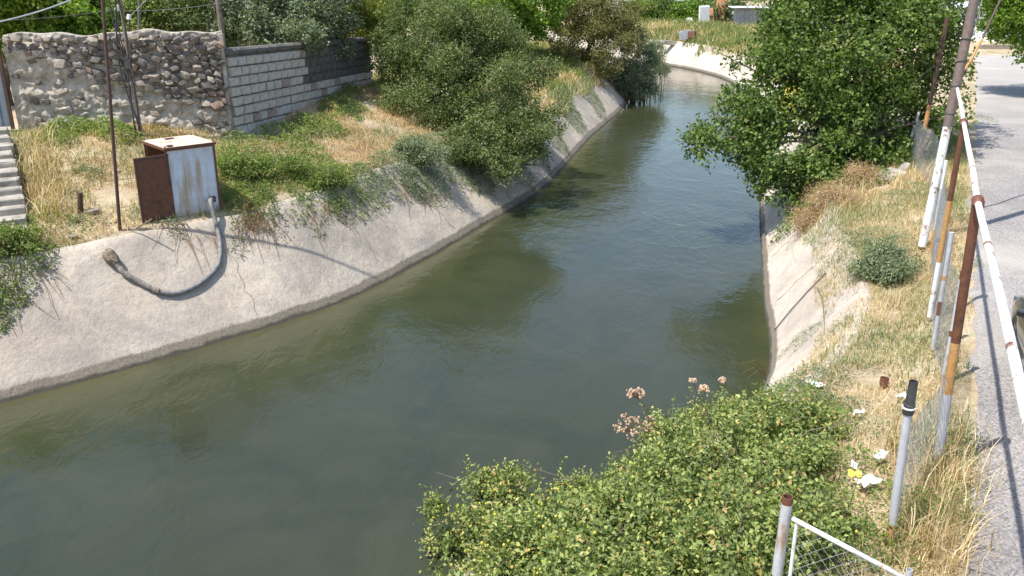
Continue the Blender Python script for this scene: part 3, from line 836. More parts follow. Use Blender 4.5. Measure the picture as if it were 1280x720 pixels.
# ------------------------------------------------------------------ dry umbels
def umbel(loc, top_px, heads, label, seed):
    r = rng(seed)
    base = Vector(loc)
    t = thing('dry_umbel', label, 'dry plant', base, 0, 'dry umbels by the rose bush')
    mb = MB(); pts = []
    for hc, hr in heads:
        hc = Vector(hc)
        mid = base.lerp(hc, .5) + Vector((r.normal() * .04, r.normal() * .04, .05))
        mb.tube([base, mid, hc - Vector((0, 0, hr * .8))], [.008, .006, .004], 5)
        root = hc - Vector((0, 0, hr * .8))
        for k in range(24):
            d = Vector((r.normal(), r.normal(), abs(r.normal()) * .5 + .3)).normalized()
            tip = root + Vector((d.x * hr, d.y * hr, d.z * hr * 1.1))
            mb.tube([root, tip], [.003, .002], 3)
            for j in range(5):
                q = r.normal(size=3) * hr * .13
                pts.append((tip.x + q[0], tip.y + q[1], tip.z + q[2]))
    mb.build('stalk', MT['dead'], t)
    pts = np.array(pts)
    obj_from_mesh('seed_heads', blobs('seed_heads', pts, .013 + .007 * r.random(len(pts)), r.random(len(pts)), 'umbel', base), t)['kind'] = 'stuff'
umbel(at_y(822, 545, 11.6), None, [(at_y(797, 490, 11.6), .13), (at_y(787, 527, 11.5), .20), (at_y(814, 526, 11.7), .14)], 'dry brown umbel with three seed heads leaning over the water', 1)
umbel(at_y(880, 520, 12.2), None, [(at_y(866, 474, 12.3), .05), (at_y(880, 484, 12.3), .07)], 'dry pale umbel standing at the crest of the rose bush', 2)
umbel(at_y(905, 515, 12.3), None, [(at_y(903, 474, 12.3), .05)], 'small single dry umbel right of the pale one', 3)

# ------------------------------------------------------------------ ground cover
def blades(name, pts, hmin, hmax, width, lean, m, seed, label, var_bias=0.0, flat=0.0, zof=0.0):
    r = rng(seed); n = len(pts)
    a = r.random(n) * 2 * math.pi
    ln = hmin + (hmax - hmin) * r.random(n) ** 1.5
    tilt = np.clip(np.abs(r.normal(size=n)) * lean + flat, 0, 1.45)
    D = np.stack([np.cos(a) * np.sin(tilt), np.sin(a) * np.sin(tilt), np.cos(tilt)], 1)
    Sd = np.stack([-np.sin(a + r.normal(size=n) * .6), np.cos(a + r.normal(size=n) * .6), np.zeros(n)], 1)
    w = width * (.6 + .8 * r.random(n))
    B = pts - np.array([0, 0, .02])
    mid = B + D * (ln * .55)[:, None] + np.array([0, 0, 1]) * (ln * .05)[:, None]
    tip = B + D * ln[:, None] + np.stack([np.cos(a), np.sin(a), -.6 * np.ones(n)], 1) * (ln * .18)[:, None]
    V = np.empty((n, 6, 3))
    V[:, 0] = B - Sd * w[:, None] * .5; V[:, 1] = B + Sd * w[:, None] * .5
    V[:, 2] = mid + Sd * w[:, None] * .42; V[:, 3] = mid - Sd * w[:, None] * .42
    V[:, 4] = tip + Sd * w[:, None] * .1; V[:, 5] = tip - Sd * w[:, None] * .1
    base = (np.arange(n) * 6)[:, None, None]
    F = (np.array([[0, 1, 2, 3], [3, 2, 4, 5]])[None] + base).reshape(-1, 4)
    var = np.clip(r.random(n) + var_bias, 0, 1)
    o = obj_from_mesh(name, np_mesh(name, V.reshape(-1, 3), F, MT[m], {'var': np.repeat(var, 6)}))
    return tag(o, label, kind='stuff')
def scatter(curve, side, dmin, dmax, ymin, ymax, dens, seed, xmax=None, tuft=0):
    """points on a bank: between distances dmin and dmax outward of the waterline"""
    r = rng(seed)
    c = resample(curve, .25); N = normals(c, side)
    ok = (c[:, 1] > ymin) & (c[:, 1] < ymax); c = c[ok]; N = N[ok]
    area = len(c) * .25 * (dmax - dmin)
    n = int(area * dens)
    i = r.integers(0, len(c), n); d = dmin + (dmax - dmin) * r.random(n)
    p = c[i] + N[i] * d[:, None] + r.normal(size=(n, 2)) * .12
    return p, r
def with_z(p):
    return np.column_stack([p, height(p[:, 0], p[:, 1], 'surface')])
def dist_of(p, side):
    return curve_dist(WL if side > 0 else WR, p[:, 0], p[:, 1], side)
def in_view(p, margin=60):
    z = height(p[:, 0], p[:, 1], 'surface')
    c, s = math.cos(PITCH), math.sin(PITCH)
    dz = CAM_H - z
    zc = p[:, 1] * c + dz * s; v = (dz * c - p[:, 1] * s) / zc; u = p[:, 0] / zc
    px = 640 + FPX * u; py = 360 + FPX * v
    return (px > -margin * 2) & (px < 1280 + margin * 2) & (py > -60) & (py < 720 + margin * 2) & (zc > 3)
# straw on the right bank
p, r_ = scatter(WR, -1, .7, 9.5, 5, 34, 1150, 101)
d = dist_of(p, -1)
edge = .75 + .8 * (vn2(p[:, 0], p[:, 1], .55, 41, 2) - .25) + .5 * (p[:, 1] < 14)
ok = (d > edge) & (p[:, 0] < road_edge(p[:, 1]) - .1 - .25 * r_.random(len(p))) & in_view(p) & (vn2(p[:, 0], p[:, 1], .9, 42, 3) > .27 + .1 * r_.random(len(p)))
p = p[ok]
green = vn2(p[:, 0], p[:, 1], .5, 43, 3) + .08 * r_.normal(size=len(p))
pz = with_z(p)
blades('dry_grass', pz[green < .56], .05, .22, .0075, .85, 'straw', 103, 'pale trampled dry grass along the right bank')
blades('green_grass', pz[green >= .52], .06, .24, .0075, .6, 'grass_green', 104, 'tufts of green grass among the straw on the right bank')
# verge between the fence and the road
r_ = rng(105)
yv = 6 + 30 * r_.random(15000) ** 1.3; xv = 2.7 + .4555 * (yv - 4.2) + r_.uniform(-.45, 1.0, 15000)
p = np.stack([xv, yv], 1)
p = p[(p[:, 0] < road_edge(p[:, 1]) + .12 * (vn2(p[:, 0], p[:, 1], 1.5, 61, 2) - .3)) & (vn2(p[:, 0], p[:, 1], 1.3, 62, 2) > .36)]
gsel = vn2(p[:, 0], p[:, 1], .8, 63, 2) > .52
blades('dry_grass', with_z(p[~gsel]), .05, .28, .008, .7, 'straw', 106, 'dry grass along the verge between fence and road')
blades('green_grass', with_z(p[gsel]), .05, .28, .008, .55, 'grass_green', 107, 'green grass along the verge between fence and road')
# straw and grass on the left bank
p, r_ = scatter(WL, 1, 1.8, 10, 12, 48, 420, 111)
d = dist_of(p, 1)
ok = (d > 2.15 + .5 * vn2(p[:, 0], p[:, 1], 1.2, 44, 2)) & in_view(p) & (vn2(p[:, 0], p[:, 1], .7, 45, 3) > .30 + .1 * r_.random(len(p)))
ok &= ~((p[:, 0] < -7.6) & (p[:, 1] > 27.2))
p = p[ok]
green = vn2(p[:, 0], p[:, 1], .45, 46, 3) + .08 * r_.normal(size=len(p))
pz = with_z(p)
blades('dry_grass', pz[green < .56], .08, .30, .012, .8, 'straw_warm', 113, 'tawny dry grass between the left bank and the walls')
blades('green_grass', pz[green >= .52], .08, .30, .012, .6, 'grass_green', 114, 'green grass patches between the left bank and the walls')
# far reaches
p, r_ = scatter(WL, 1, .8, 7, 38, 66, 130, 121)
d = dist_of(p, 1)
ok = (d > .8 + 1.2 * vn2(p[:, 0], p[:, 1], .7, 47, 2)); p = p[ok]; pz = with_z(p)
g = vn2(p[:, 0], p[:, 1], .35, 48, 3) + .1 * r_.normal(size=len(p))
blades('dry_grass', pz[g < .45], .2, .6, .03, .5, 'straw', 123, 'dry grass on the left bank beyond the olive shrub')
blades('green_grass', pz[g >= .45], .25, .7, .03, .5, 'grass_green', 124, 'long green grass hanging over the lining beyond the olive shrub')
p, r_ = scatter(WR, -1, .5, 11, 58, 100, 75, 131)
d = dist_of(p, -1)
ok = (d > .35 + 1.7 * vn2(p[:, 0], p[:, 1], .7, 49, 2)) & (p[:, 0] < road_edge(p[:, 1]) - 1); p = p[ok]; pz = with_z(p)
g = vn2(p[:, 0], p[:, 1], .25, 50, 3) + .1 * r_.normal(size=len(p))
blades('dry_grass', pz[g < .42], .3, .9, .05, .5, 'straw', 133, 'dry grass on the far bank at the bend')
blades('green_grass', pz[g >= .42], .3, 1.0, .05, .5, 'grass_green', 134, 'long green grass on the far bank at the bend')

# leafy mats: creeping weeds hugging the surface
def mat_plants(name, label, spots, leaf, wid, m, seed, kind='stuff', cat=None, hang=0.0, hmax=.3, per_m2=420):
    r = rng(seed); Bs = []; Ds = []; L = []; Wd = []; Vr = []
    for (px, py, rx, ry, dens) in spots:
        c = G(px, py)
        n = int(math.pi * rx * ry * per_m2 * dens)
        a = r.random(n) * 2 * math.pi; q = np.sqrt(r.random(n)) 
        x = c.x + rx * q * np.cos(a) * (.8 + .5 * vn2(np.cos(a) * 2 + 7, np.sin(a) * 2 + 7, 1.3, seed)); y = c.y + ry * q * np.sin(a) * (.8 + .5 * vn2(np.cos(a) * 2 + 3, np.sin(a) * 2 + 9, 1.3, seed))
        keep = vn2(x, y, 2.6, seed + 3, 2) + .25 * (1 - q) > .44
        x, y, q = x[keep], y[keep], q[keep]; n = len(x)
        if n == 0: continue
        z = np.maximum(height(x, y, 'surface'), Z_WATER + .05)
        hh = hmax * (1 - q ** 2 * .8) * (.35 + .9 * vn2(x, y, 3.2, seed + 4, 2))
        zz = z + hh * r.random(n) ** .6
        B = np.stack([x, y, zz], 1)
        D = unit(r.normal(size=(n, 3)) * [1, 1, .55] + np.array([.15, -.15, .15 - hang]))
        Bs.append(B); Ds.append(D); L.append(leaf * (.6 + .8 * r.random(n))); Wd.append(wid * (.7 + .6 * r.random(n)))
        Vr.append(np.clip(.5 + (vn2(x, y, 1.7, seed + 6, 2) - .5) * 1.3 + (r.random(n) - .5) * .6, 0, 1))
    B = np.vstack(Bs); D = np.vstack(Ds); n = len(B)
    Nn = unit(r.normal(size=(n, 3)) * .55 + np.array([0, 0, .8]))
    o = obj_from_mesh(name, leaves_mesh(name, B, D, Nn, np.concatenate(L), np.concatenate(Wd), np.concatenate(Vr), m, (0, 0, 0)))
    return tag(o, label, kind=kind)
mat_plants('creeping_weeds', 'bright green creeping weeds spilling over the lining right of the cabinet',
           [(310, 210, 1.2, 1.3, 1), (350, 230, 1.1, 1.1, 1), (400, 215, 1.0, 1.2, 1), (300, 245, .7, .8, 1.2), (360, 190, 1.3, 1.3, .8), (410, 250, .6, .55, .9), (380, 265, .45, .5, .9), (300, 262, .6, .7, 1.2), (320, 250, .8, .8, 1.1), (285, 235, .5, .7, 1.2), (420, 235, .9, .9, 1), (450, 225, .9, .9, .9), (430, 265, .3, .4, .5)], .075, .04, 'leaf_weed', 141, hmax=.4, per_m2=420)
mat_plants('creeping_weeds', 'yellow green runners trailing down the lining from the weeds right of the cabinet',
           [(300, 300, .25, .5, 1), (350, 280, .4, .6, .8), (395, 275, .4, .6, .8), (430, 265, .4, .6, .9), (455, 255, .4, .5, .8), (330, 275, .4, .5, .9), (540, 250, .3, .6, .8), (500, 240, .4, .5, .8)], .07, .03, 'leaf_yellow', 151, hmax=.16, per_m2=330)
mat_plants('dry_weeds', 'orange brown dry weeds in patches between the green weeds and the walls',
           [(450, 170, .9, 1.0, .9), (470, 195, .8, .8, .8), (430, 200, .6, .6, .6), (300, 200, .5, .6, .6), (60, 215, .4, .6, .8), (130, 215, .8, .6, .6), (335, 190, .6, .6, .5), (60, 300, .7, .4, .7), (430, 155, .5, .6, .6)], .09, .012, 'dry_weed', 152, hmax=.28, per_m2=620)
mat_plants('creeping_weeds', 'green weeds hanging down the lining at the left edge of the view',
           [(20, 330, .7, .8, 1.1), (-20, 360, .7, .8, 1.1), (45, 318, .4, .5, .9), (0, 300, .9, .8, .8), (-10, 395, .3, .4, .8), (70, 285, .8, .5, .35)], .075, .035, 'leaf_weed', 142, hmax=.35, per_m2=650)
mat_plants('creeping_weeds', 'grey green trailing weeds on the slope below the olive shrub',
           [(470, 232, .8, .8, .9), (495, 215, .9, 1.0, 1), (510, 235, .5, .5, .8), (690, 170, .8, 1.2, .9), (715, 145, .8, 1.6, .8), (740, 125, .8, 1.8, .7), (665, 190, .8, 1.0, .9), (530, 205, 1.0, 1.2, 1), (560, 195, 1.1, 1.3, 1), (590, 215, .8, .9, .9), (520, 235, .5, .6, .7), (550, 240, .5, .6, .6), (640, 205, .9, 1.0, .9), (620, 225, .5, .7, .6)], .085, .03, 'leaf_silver', 143, hmax=.55, per_m2=700)
mat_plants('creeping_weeds', 'bushy green weeds at the foot of the block wall',
           [(430, 140, .9, 1.2, 1), (400, 160, .9, 1.1, .9), (360, 172, .8, .9, .6), (440, 120, .6, 1.0, .8), (300, 180, .6, .5, .5)], .085, .045, 'leaf_weed', 144, hmax=.5, per_m2=560)
mat_plants('creeping_weeds', 'leafy weeds in front of the rubble wall behind the thin pole',
           [(90, 168, .9, .7, 1), (125, 165, .8, .7, 1), (150, 172, .6, .6, .9), (75, 180, .5, .5, .6)], .08, .045, 'leaf_weed', 145, hmax=.6, per_m2=700)
mat_plants('creeping_weeds', 'small green weeds in the straw between steps and cabinet',
           [(110, 222, .5, .4, 1), (88, 248, .4, .35, .8), (110, 280, .5, .3, .7), (175, 272, .3, .3, 1), (60, 265, .5, .4, .7), (215, 285, .3, .3, .9)], .07, .03, 'leaf_silver', 146, hmax=.3, per_m2=650)
mat_plants('ground_weeds', 'grey green weeds among the straw along the right bank',
           [(1110, 310, .7, .7, .8), (1090, 300, .8, .7, .6), (985, 500, .6, .6, .9), (1030, 520, .6, .6, .8), (1075, 540, .4, .4, .5), (1055, 320, .5, .6, .6), (1060, 470, .5, .5, .35), (1090, 430, .4, .4, .5), (1000, 430, .35, .5, .8), (1120, 250, .7, .7, .6), (1040, 420, .3, .5, .5), (1010, 480, .6, .6, .7), (1130, 340, .5, .5, .6), (1060, 300, .35, .5, .5), (1150, 240, .5, .8, .6)],
           .055, .02, 'leaf_silver', 147, hmax=.32, per_m2=1000)
mat_plants('ground_weeds', 'green weeds between the rose bush and the fence',
           [(1000, 510, .55, .6, 1), (960, 500, .4, .4, .8), (1040, 540, .5, .5, .9), (1060, 590, .4, .4, .8), (1030, 640, .4, .4, .8), (1050, 690, .5, .45, .9), (1130, 640, .4, .45, .8), (1100, 690, .4, .4, .7), (1150, 580, .35, .5, .7), (1180, 560, .3, .5, .6), (1160, 660, .35, .4, .6), (1190, 640, .25, .4, .5)],
           .05, .022, 'leaf_weed', 148, hmax=.42, per_m2=1300)
mat_plants('ground_weeds', 'green weeds under the leafy tree on the right bank',
           [(1060, 230, 1.2, 1.3, .8), (1110, 200, 1.3, 1.5, .8), (1000, 275, .5, .9, .8), (985, 285, .4, .7, .8), (1140, 170, 1.2, 1.6, .7)], .08, .05, 'leaf_mulberry', 149, hmax=.5, per_m2=500)
mat_plants('ground_weeds', 'green weeds along the edge of the road at the fence foot',
           [(1205, 280, .25, .5, .8), (1212, 330, .2, .4, .6), (1200, 240, .3, .6, .6), (1213, 555, .2, .3, .8), (1215, 600, .2, .3, .8), (1225, 150, .5, 1.0, .3)], .05, .02, 'leaf_silver', 150, hmax=.3, per_m2=1000)
# individual bushes on the right bank
def round_bush(px, py, rad, h, label, m, seed, leaf=.05, twigs=900):
    g = G(px, py)
    r = random.Random(seed)
    kw = dict(sub=9, subr=(.22, .6))
    cl = [(g.x + r.uniform(-.45, .45) * rad, g.y + r.uniform(-.45, .45) * rad, g.z + h * r.uniform(.35, .6), rad * r.uniform(.5, .75), rad * r.uniform(.5, .75), h * r.uniform(.4, .55)) for _ in range(5)]
    plant('low_shrub', label, 'shrub', g, cl, twigs, 11, leaf, leaf * .42, m, seed, .02, stems=True, crown='foliage', gap=.34, gapscale=2.2, twig_len=.24, lumps=.4, **kw)
round_bush(1105, 352, .8, .62, 'loose grey green bush on the straw of the right bank', 'leaf_silver', 161, leaf=.065, twigs=1100)
round_bush(300, 222, .85, .75, 'leafy green mound right behind the cabinet above the dry roots', 'leaf_weed', 163, .07, 750)
round_bush(352, 222, .9, .6, 'spreading green mound in the middle of the weeds right of the cabinet', 'leaf_weed', 164, .07, 520)
round_bush(405, 232, .8, .55, 'green mound at the right end of the weeds overhanging the lining', 'leaf_weed', 165, .07, 560)
round_bush(522, 208, .9, .75, 'grey green bush drooping over the lining left of the olive shrub', 'leaf_silver', 166, .08, 1200)
round_bush(575, 205, .9, .8, 'grey green bush drooping over the lining under the olive shrub', 'leaf_olive', 167, .08, 1200)
round_bush(12, 318, .7, .55, 'green mound hanging over the lining at the left edge', 'leaf_weed', 168, .07, 500)
round_bush(640, 196, .8, .7, 'green bush on the lining edge at the right foot of the olive shrub', 'leaf_olive', 169, .08, 900)
for i_, (px, py, rad, h_, lab_) in enumerate([(1040, 255, .75, .7, 'orange brown dry bush at the foot of the leafy tree'), (1010, 285, .55, .5, 'dry brown bush on the edge of the right lining under the leafy tree'),
        (1075, 232, .6, .6, 'dry tan bush between the broken slab and the leafy tree')]):
    g = G(px, py); r__ = random.Random(170 + i_)
    cl_ = [(g.x + r__.uniform(-.5, .5) * rad, g.y + r__.uniform(-.5, .5) * rad, g.z + h_ * r__.uniform(.2, .6), rad * .7, rad * .7, h_ * .5) for _ in range(4)]
    plant('dry_shrub', lab_, 'shrub', g, cl_, 420, 10, .07, .014, 'dry_weed', 175 + i_, .02, bark='bark_pale', stems=True, crown='foliage', gap=.3, gapscale=2.5, twig_len=.25)
# tall dry stalks by the fence and at the tree's foot
def stalks(name, label, spots, m, seed, hmin, hmax, n_each=70, spread=.3, w=.009):
    r = rng(seed); P_ = []
    for px, py in spots:
        g = G(px, py)
        P_.append(np.array([g.x, g.y]) + r.normal(size=(n_each, 2)) * spread)
    P_ = np.vstack(P_)
    return blades(name, with_z(P_), hmin, hmax, w, .35, m, seed, label)
stalks('dry_stalks', 'tall dry stalks at the foot of the fence', [(1170, 640), (1165, 690), (1180, 600), (1150, 700), (1175, 660), (1185, 700), (1195, 610), (1160, 600), (1140, 560), (1190, 560)], 'straw', 171, .25, .75, 90, .2)
stalks('dry_stalks', 'brown dry stalks in front of the leafy tree', [(1035, 262), (1050, 250), (1075, 240), (1095, 235), (1045, 275), (1140, 190), (1150, 215), (1130, 230)], 'straw', 172, .2, .6, 110, .5, .012)
stalks('dry_stalks', 'pale dry stalks beside the concrete steps', [(45, 200), (50, 225), (55, 250), (48, 180), (60, 270), (70, 240)], 'straw', 173, .3, .8, 120, .28, .016)
stalks('dry_roots', 'tangle of dry brown roots on the lining below the weeds', [(318, 275), (312, 285), (325, 285), (308, 270)], 'dead', 174, .15, .5, 60, .15, .012)
# trailing stems over the lining
def trails(name, label, spots, seed, m='dead'):
    r = random.Random(seed); mb = MB()
    for px, py, n_ in spots:
        for q in range(n_):
            g = G(px + r.uniform(-25, 25), py + r.uniform(-8, 8))
            d = Vector((.7, -.7)).normalized(); a = r.uniform(-.9, .9)
            dx = d.x * math.cos(a) - d.y * math.sin(a); dy = d.x * math.sin(a) + d.y * math.cos(a)
            L = r.uniform(.3, .95); pts = []
            for k in range(5):
                x = g.x + dx * L * k / 4 + r.uniform(-.03, .03); y = g.y + dy * L * k / 4
                pts.append((x, y, max(S(x, y), Z_WATER + .1) + .05 + .04 * math.sin(k)))
            mb.tube(pts, [.009, .008, .006, .005, .003], 4, cap=False)
    return tag(mb.build(name, MT[m]), label, kind='stuff')
trails('trailing_stems', 'thin dry trailing stems on the lining under the cabinet', [(222, 284, 13), (248, 292, 7)], 181, 'dry_weed')
trails('trailing_stems', 'thin trailing stems hanging down the lining right of the roots', [(320, 280, 22), (400, 262, 16), (440, 245, 10), (520, 240, 12), (550, 240, 10)], 182, 'dry_weed')
trails('trailing_stems', 'thin trailing stems at the left edge of the lining', [(30, 335, 16), (0, 360, 16)], 183)

# ------------------------------------------------------------------ rubble wall
def rock_mesh(name, m, seed, sx=1, sy=1, sz=1, rough=.2):
    r = random.Random(seed)
    bm = bmesh.new()
    bmesh.ops.create_icosphere(bm, subdivisions=1, radius=.5)
    for v in bm.verts:
        v.co = Vector((v.co.x * sx, v.co.y * sy, v.co.z * sz)) * (1 + r.uniform(-rough, rough))
        for ax in range(3):
            lim = .31 * (sx, sy, sz)[ax]
            v.co[ax] = max(-lim, min(lim, v.co[ax]))
    me = bpy.data.meshes.new(name); bm.to_mesh(me); bm.free(); me.materials.append(MT[m])
    return me
ROCK = {m: [rock_mesh('stone', m, 300 + i, *(random.Random(i).uniform(.85, 1.25) for _ in range(3))) for i in range(5)] for m in ('stone_dark', 'stone_tan', 'stone_pink', 'stone_mortar')}
WA = Vector((-14.35, 25.7)); WB = Vector((-8.55, 26.9))
wlen = (WB - WA).length; wang = math.atan2((WB - WA).y, (WB - WA).x)
wall = thing('rubble_wall', 'crumbling rubble stone wall with peeling mortar at top left', 'wall', (WA.x, WA.y, 0), wang)
def wall_top(x): return 3.93 + .07 * (x / wlen) + .05 * math.sin(x * 2.1) + .03 * math.sin(x * 5.3)
nxw, nzw = 230, 110
X, Zf = np.meshgrid(np.linspace(0, wlen, nxw), np.linspace(0, 1, nzw))
top = 3.93 + .07 * (X / wlen) + .05 * np.sin(X * 2.1) + .03 * np.sin(X * 5.3)
Z = .3 + (top - .3) * Zf
lay = vn2(X * .5, Z * 2.2, 1.6, 51, 3)
lump = vn2(X, Z, 2.6, 52, 3)
fineb = vn2(X, Z, 8.0, 53, 2)
hole = np.clip((vn2(X, Z, 3.3, 54, 2) - .60) * 4, 0, 1)
Yf = -(lay - .5) * .24 - np.abs(lump - .5) * .30 - (fineb - .5) * .10 - (vn2(X, Z, 16, 57, 2) - .5) * .05 + hole * .13 - .22 * (Zf < .12 + .05 * np.sin(X * 1.3)) * 1.0 
# the mortar has fallen off the upper right part
bare = sstep((Zf * 1.5 + X / wlen * .95 - 1.35) / .25)
Yf = Yf + bare * .12
V = np.stack([X.ravel(), Yf.ravel(), Z.ravel()], 1)
ii = (np.arange(nzw - 1)[:, None] * nxw + np.arange(nxw - 1)[None, :]).ravel()
F = np.stack([ii, ii + 1, ii + nxw + 1, ii + nxw], 1)
# top, back and ends
nb = len(V)
topi = np.arange(nxw) + (nzw - 1) * nxw
Vt = np.stack([X[-1], np.full(nxw, .5), Z[-1]], 1); Vb = np.stack([X[-1], np.full(nxw, .5), np.full(nxw, .3)], 1)
V = np.vstack([V, Vt, Vb])
k = np.arange(nxw - 1)
F = np.vstack([F, np.stack([topi[:-1], topi[1:], nb + k + 1, nb + k], 1), np.stack([nb + k, nb + k + 1, nb + nxw + k + 1, nb + nxw + k], 1)])
o = obj_from_mesh('mortar_core', np_mesh('mortar_core', V, F, MT['plaster']), wall)
mb = MB(); mb.box((wlen - .02, .25, 2.1), (.1, .49, 3.6)); mb.build('wall_end', MT['plaster'], wall, local=True)
rr = random.Random(17)
def stone(x, z, y, s, m, fl=1.0):
    o = bpy.data.objects.new('stone', rr.choice(ROCK[m])); link(o, wall)
    o.location = (x, y, z); o.scale = (s * rr.uniform(.9, 1.3), s * rr.uniform(.7, 1), s * fl * rr.uniform(.75, 1.05))
    o.rotation_euler = (rr.uniform(-.4, .4), rr.uniform(-.5, .5), rr.uniform(-.5, .5))
x = .12
while x < wlen - .05:                              # the exposed top courses
    s = rr.uniform(.22, .36)
    stone(x, wall_top(x) - .14 - rr.uniform(0, .05), -.06, s, 'stone_dark' if rr.random() < .75 else 'stone_tan', .8)
    x += s * .88
x = .1
while x < wlen - .05:
    s = rr.uniform(.18, .30)
    if rr.random() < .55 or x > wlen * .5:
        stone(x, wall_top(x) - .38 - rr.uniform(0, .08), -.03, s, 'stone_dark' if rr.random() < .55 else 'stone_tan')
    x += s * 1.1
nst = 0
tries = 0
placed = []
while nst < 225 and tries < 30000:
    tries += 1
    x = rr.uniform(.1, wlen - .05); zf = rr.uniform(.05, .9); z = .8 + (wall_top(x) - .8) * zf
    b_ = zf * 1.5 + x / wlen * .95 - 1.35
    pr = .95 if b_ > -.05 else (.4 if x > wlen * .82 else .006)
    if rr.random() > pr: continue
    s = rr.uniform(.24, .50) if b_ > -.05 else rr.uniform(.2, .4)
    if any((x - a_) ** 2 + (z - c_) ** 2 < ((s + d_) * .29) ** 2 for a_, c_, d_ in placed): continue
    placed.append((x, z, s))
    m = rr.choice(['stone_dark', 'stone_dark', 'stone_dark', 'stone_mortar', 'stone_tan', 'stone_pink']) if b_ > .0 else rr.choice(['stone_mortar', 'stone_mortar', 'stone_tan', 'stone_mortar', 'stone_dark'])
    stone(x, z, -.01 if b_ > -.05 else .03, s, m, .85); nst += 1
# fallen stones at the corner
for px_, py_, lab_ in [(264, 166, 'rough stone leftmost of the fallen heap at the wall corner'), (274, 158, 'rough stone lying highest in the fallen heap at the wall corner'),
                       (284, 170, 'large rough stone in the middle of the fallen heap at the wall corner'), (293, 164, 'rough stone fallen against the first blocks of the block wall'), (272, 175, 'rough stone lowest in the fallen heap at the wall corner')]:
    g = G(px_, py_)
    mme = rr.choice(ROCK[rr.choice(['stone_tan', 'stone_tan', 'stone_dark'])])
    o = bpy.data.objects.new('fallen_stone', mme); link(o); s = rr.uniform(.22, .42)
    o.location = (g.x, g.y, g.z + s * .25); o.scale = (s, s, s * .8); o.rotation_euler = (rr.uniform(-1, 1), rr.uniform(-1, 1), rr.uniform(0, 6))
    tag(o, lab_, 'stone', 'fallen stones at the wall corner')

# steel gate left of the wall
g0 = Vector((-16.0, 25.3)); g1 = Vector((-14.42, 25.62))
gm = thing('metal_gate', 'blue grey sheet metal gate with a rusty frame left of the rubble wall', 'gate', (g0.x, g0.y, 1.35), math.atan2((g1 - g0).y, (g1 - g0).x))
gl = (g1 - g0).length
mb = MB(); mb.box((gl / 2, 0, 1.15), (gl - .16, .03, 2.2)); mb.build('panel', MT['gate_blue'], gm, local=True)
for xx in (0.03, gl - .05):
    mb = MB(); mb.box((xx, -.02, 1.2), (.09, .09, 2.45)); mb.build('jamb', MT['rust_dark'], gm, local=True)
mb = MB(); mb.box((gl / 2, -.02, 2.36), (gl - .18, .08, .08)); mb.build('lintel', MT['rust_dark'], gm, local=True)
mb = MB()
for k in range(4): mb.box((.2 + k * .36, -.025, 1.15), (.05, .02, 2.1))
mb.build('rib', MT['gate_blue'], gm, local=True)

# ------------------------------------------------------------------ block wall
BA = Vector((-8.5, 27.0)); BB = Vector((-6.0, 38.6))
blen = (BB - BA).length; bang = math.atan2((BB - BA).y, (BB - BA).x)
bw = thing('block_wall', 'wall of squared grey tuff blocks with a dark coping running back from the corner', 'wall', (BA.x, BA.y, 0), bang)
def b_top(x): return 3.32 - .36 * x / blen
mb = MB()
mb.add([(0, .05, .1), (blen, .05, .1), (blen, .34, .1), (0, .34, .1), (0, .05, b_top(0)), (blen, .05, b_top(blen)), (blen, .34, b_top(blen)), (0, .34, b_top(0))],
       [(3, 2, 1, 0), (4, 5, 6, 7), (0, 1, 5, 4), (1, 2, 6, 5), (2, 3, 7, 6), (3, 0, 4, 7)])
mb.build('mortar_core', MT['mortar'], bw, local=True)
rr = random.Random(23)
BL = {}
for m in ('block', 'block_pink', 'block_dark', 'block_light'):
    BL[m] = []
    for i in range(4):
        mb = MB(); mb.box((0, 0, 0), (1, .2, 1), bev=.05)
        for v in mb.v:
            v.x += rr.uniform(-.045, .045); v.z += rr.uniform(-.05, .05); v.y += rr.uniform(-.03, .03)
        BL[m].append(mb.mesh('block', MT[m]))
row = 0
bh = .295
count = 0
for row in range(9):
    x = rr.uniform(-.02, .12)
    while x < blen - .3:
        w = rr.uniform(.46, .66)
        zc = b_top(x) - .10 - bh * (row + .5)
        if zc > .55:
            o = bpy.data.objects.new('block', None)
            dark = (x > 4.9 and row < 4)
            m = 'block_dark' if dark else ('block_pink' if rr.random() < .05 else rr.choice(['block', 'block_light']))
            o = bpy.data.objects.new('block', rr.choice(BL[m])); link(o, bw)
            o.location = (x + w / 2, .02 + rr.uniform(-.012, .012) + (.05 if dark else 0), zc); o.scale = (w - .055, 1.0, bh - .036)
            o.rotation_euler = (0, rr.uniform(-.02, .02) + .03, rr.uniform(-.03, .03)); count += 1
        x += w
x = -.1
while x < blen - .2:                               # coping
    w = rr.uniform(.7, 1.1)
    mb = MB(); mb.box((0, 0, 0), (w - .02, .46, .22), bev=.06)
    for v in mb.v: v.z += rr.uniform(-.005, .005); v.y += rr.uniform(-.006, .006)
    o = obj_from_mesh('coping_stone', mb.mesh('coping_stone', MT['block_dark']), bw)
    o.location = (x + w / 2, .14, b_top(x + w / 2) + .04); o.rotation_euler = (0, .031, 0)
    x += w

# distant garden wall
p0 = at_z(648, 52, .9); 
gw = thing('garden_wall', 'grey block garden wall glimpsed beyond the bright tree', 'wall', (p0.x - 2.5, 64, 0), R(72))
mb = MB(); mb.box((6, .16, 1.2), (12, .28, 2.4)); mb.build('mortar_core', MT['mortar'], gw, local=True)
rr = random.Random(29)
for row in range(6):
    x = 0
    while x < 11.4:
        w = rr.uniform(.5, .75)
        o = bpy.data.objects.new('block', rr.choice(BL['block'])); link(o, gw)
        o.location = (x + w / 2, .02, .25 + row * .38); o.scale = (w - .04, .9, .34); x += w

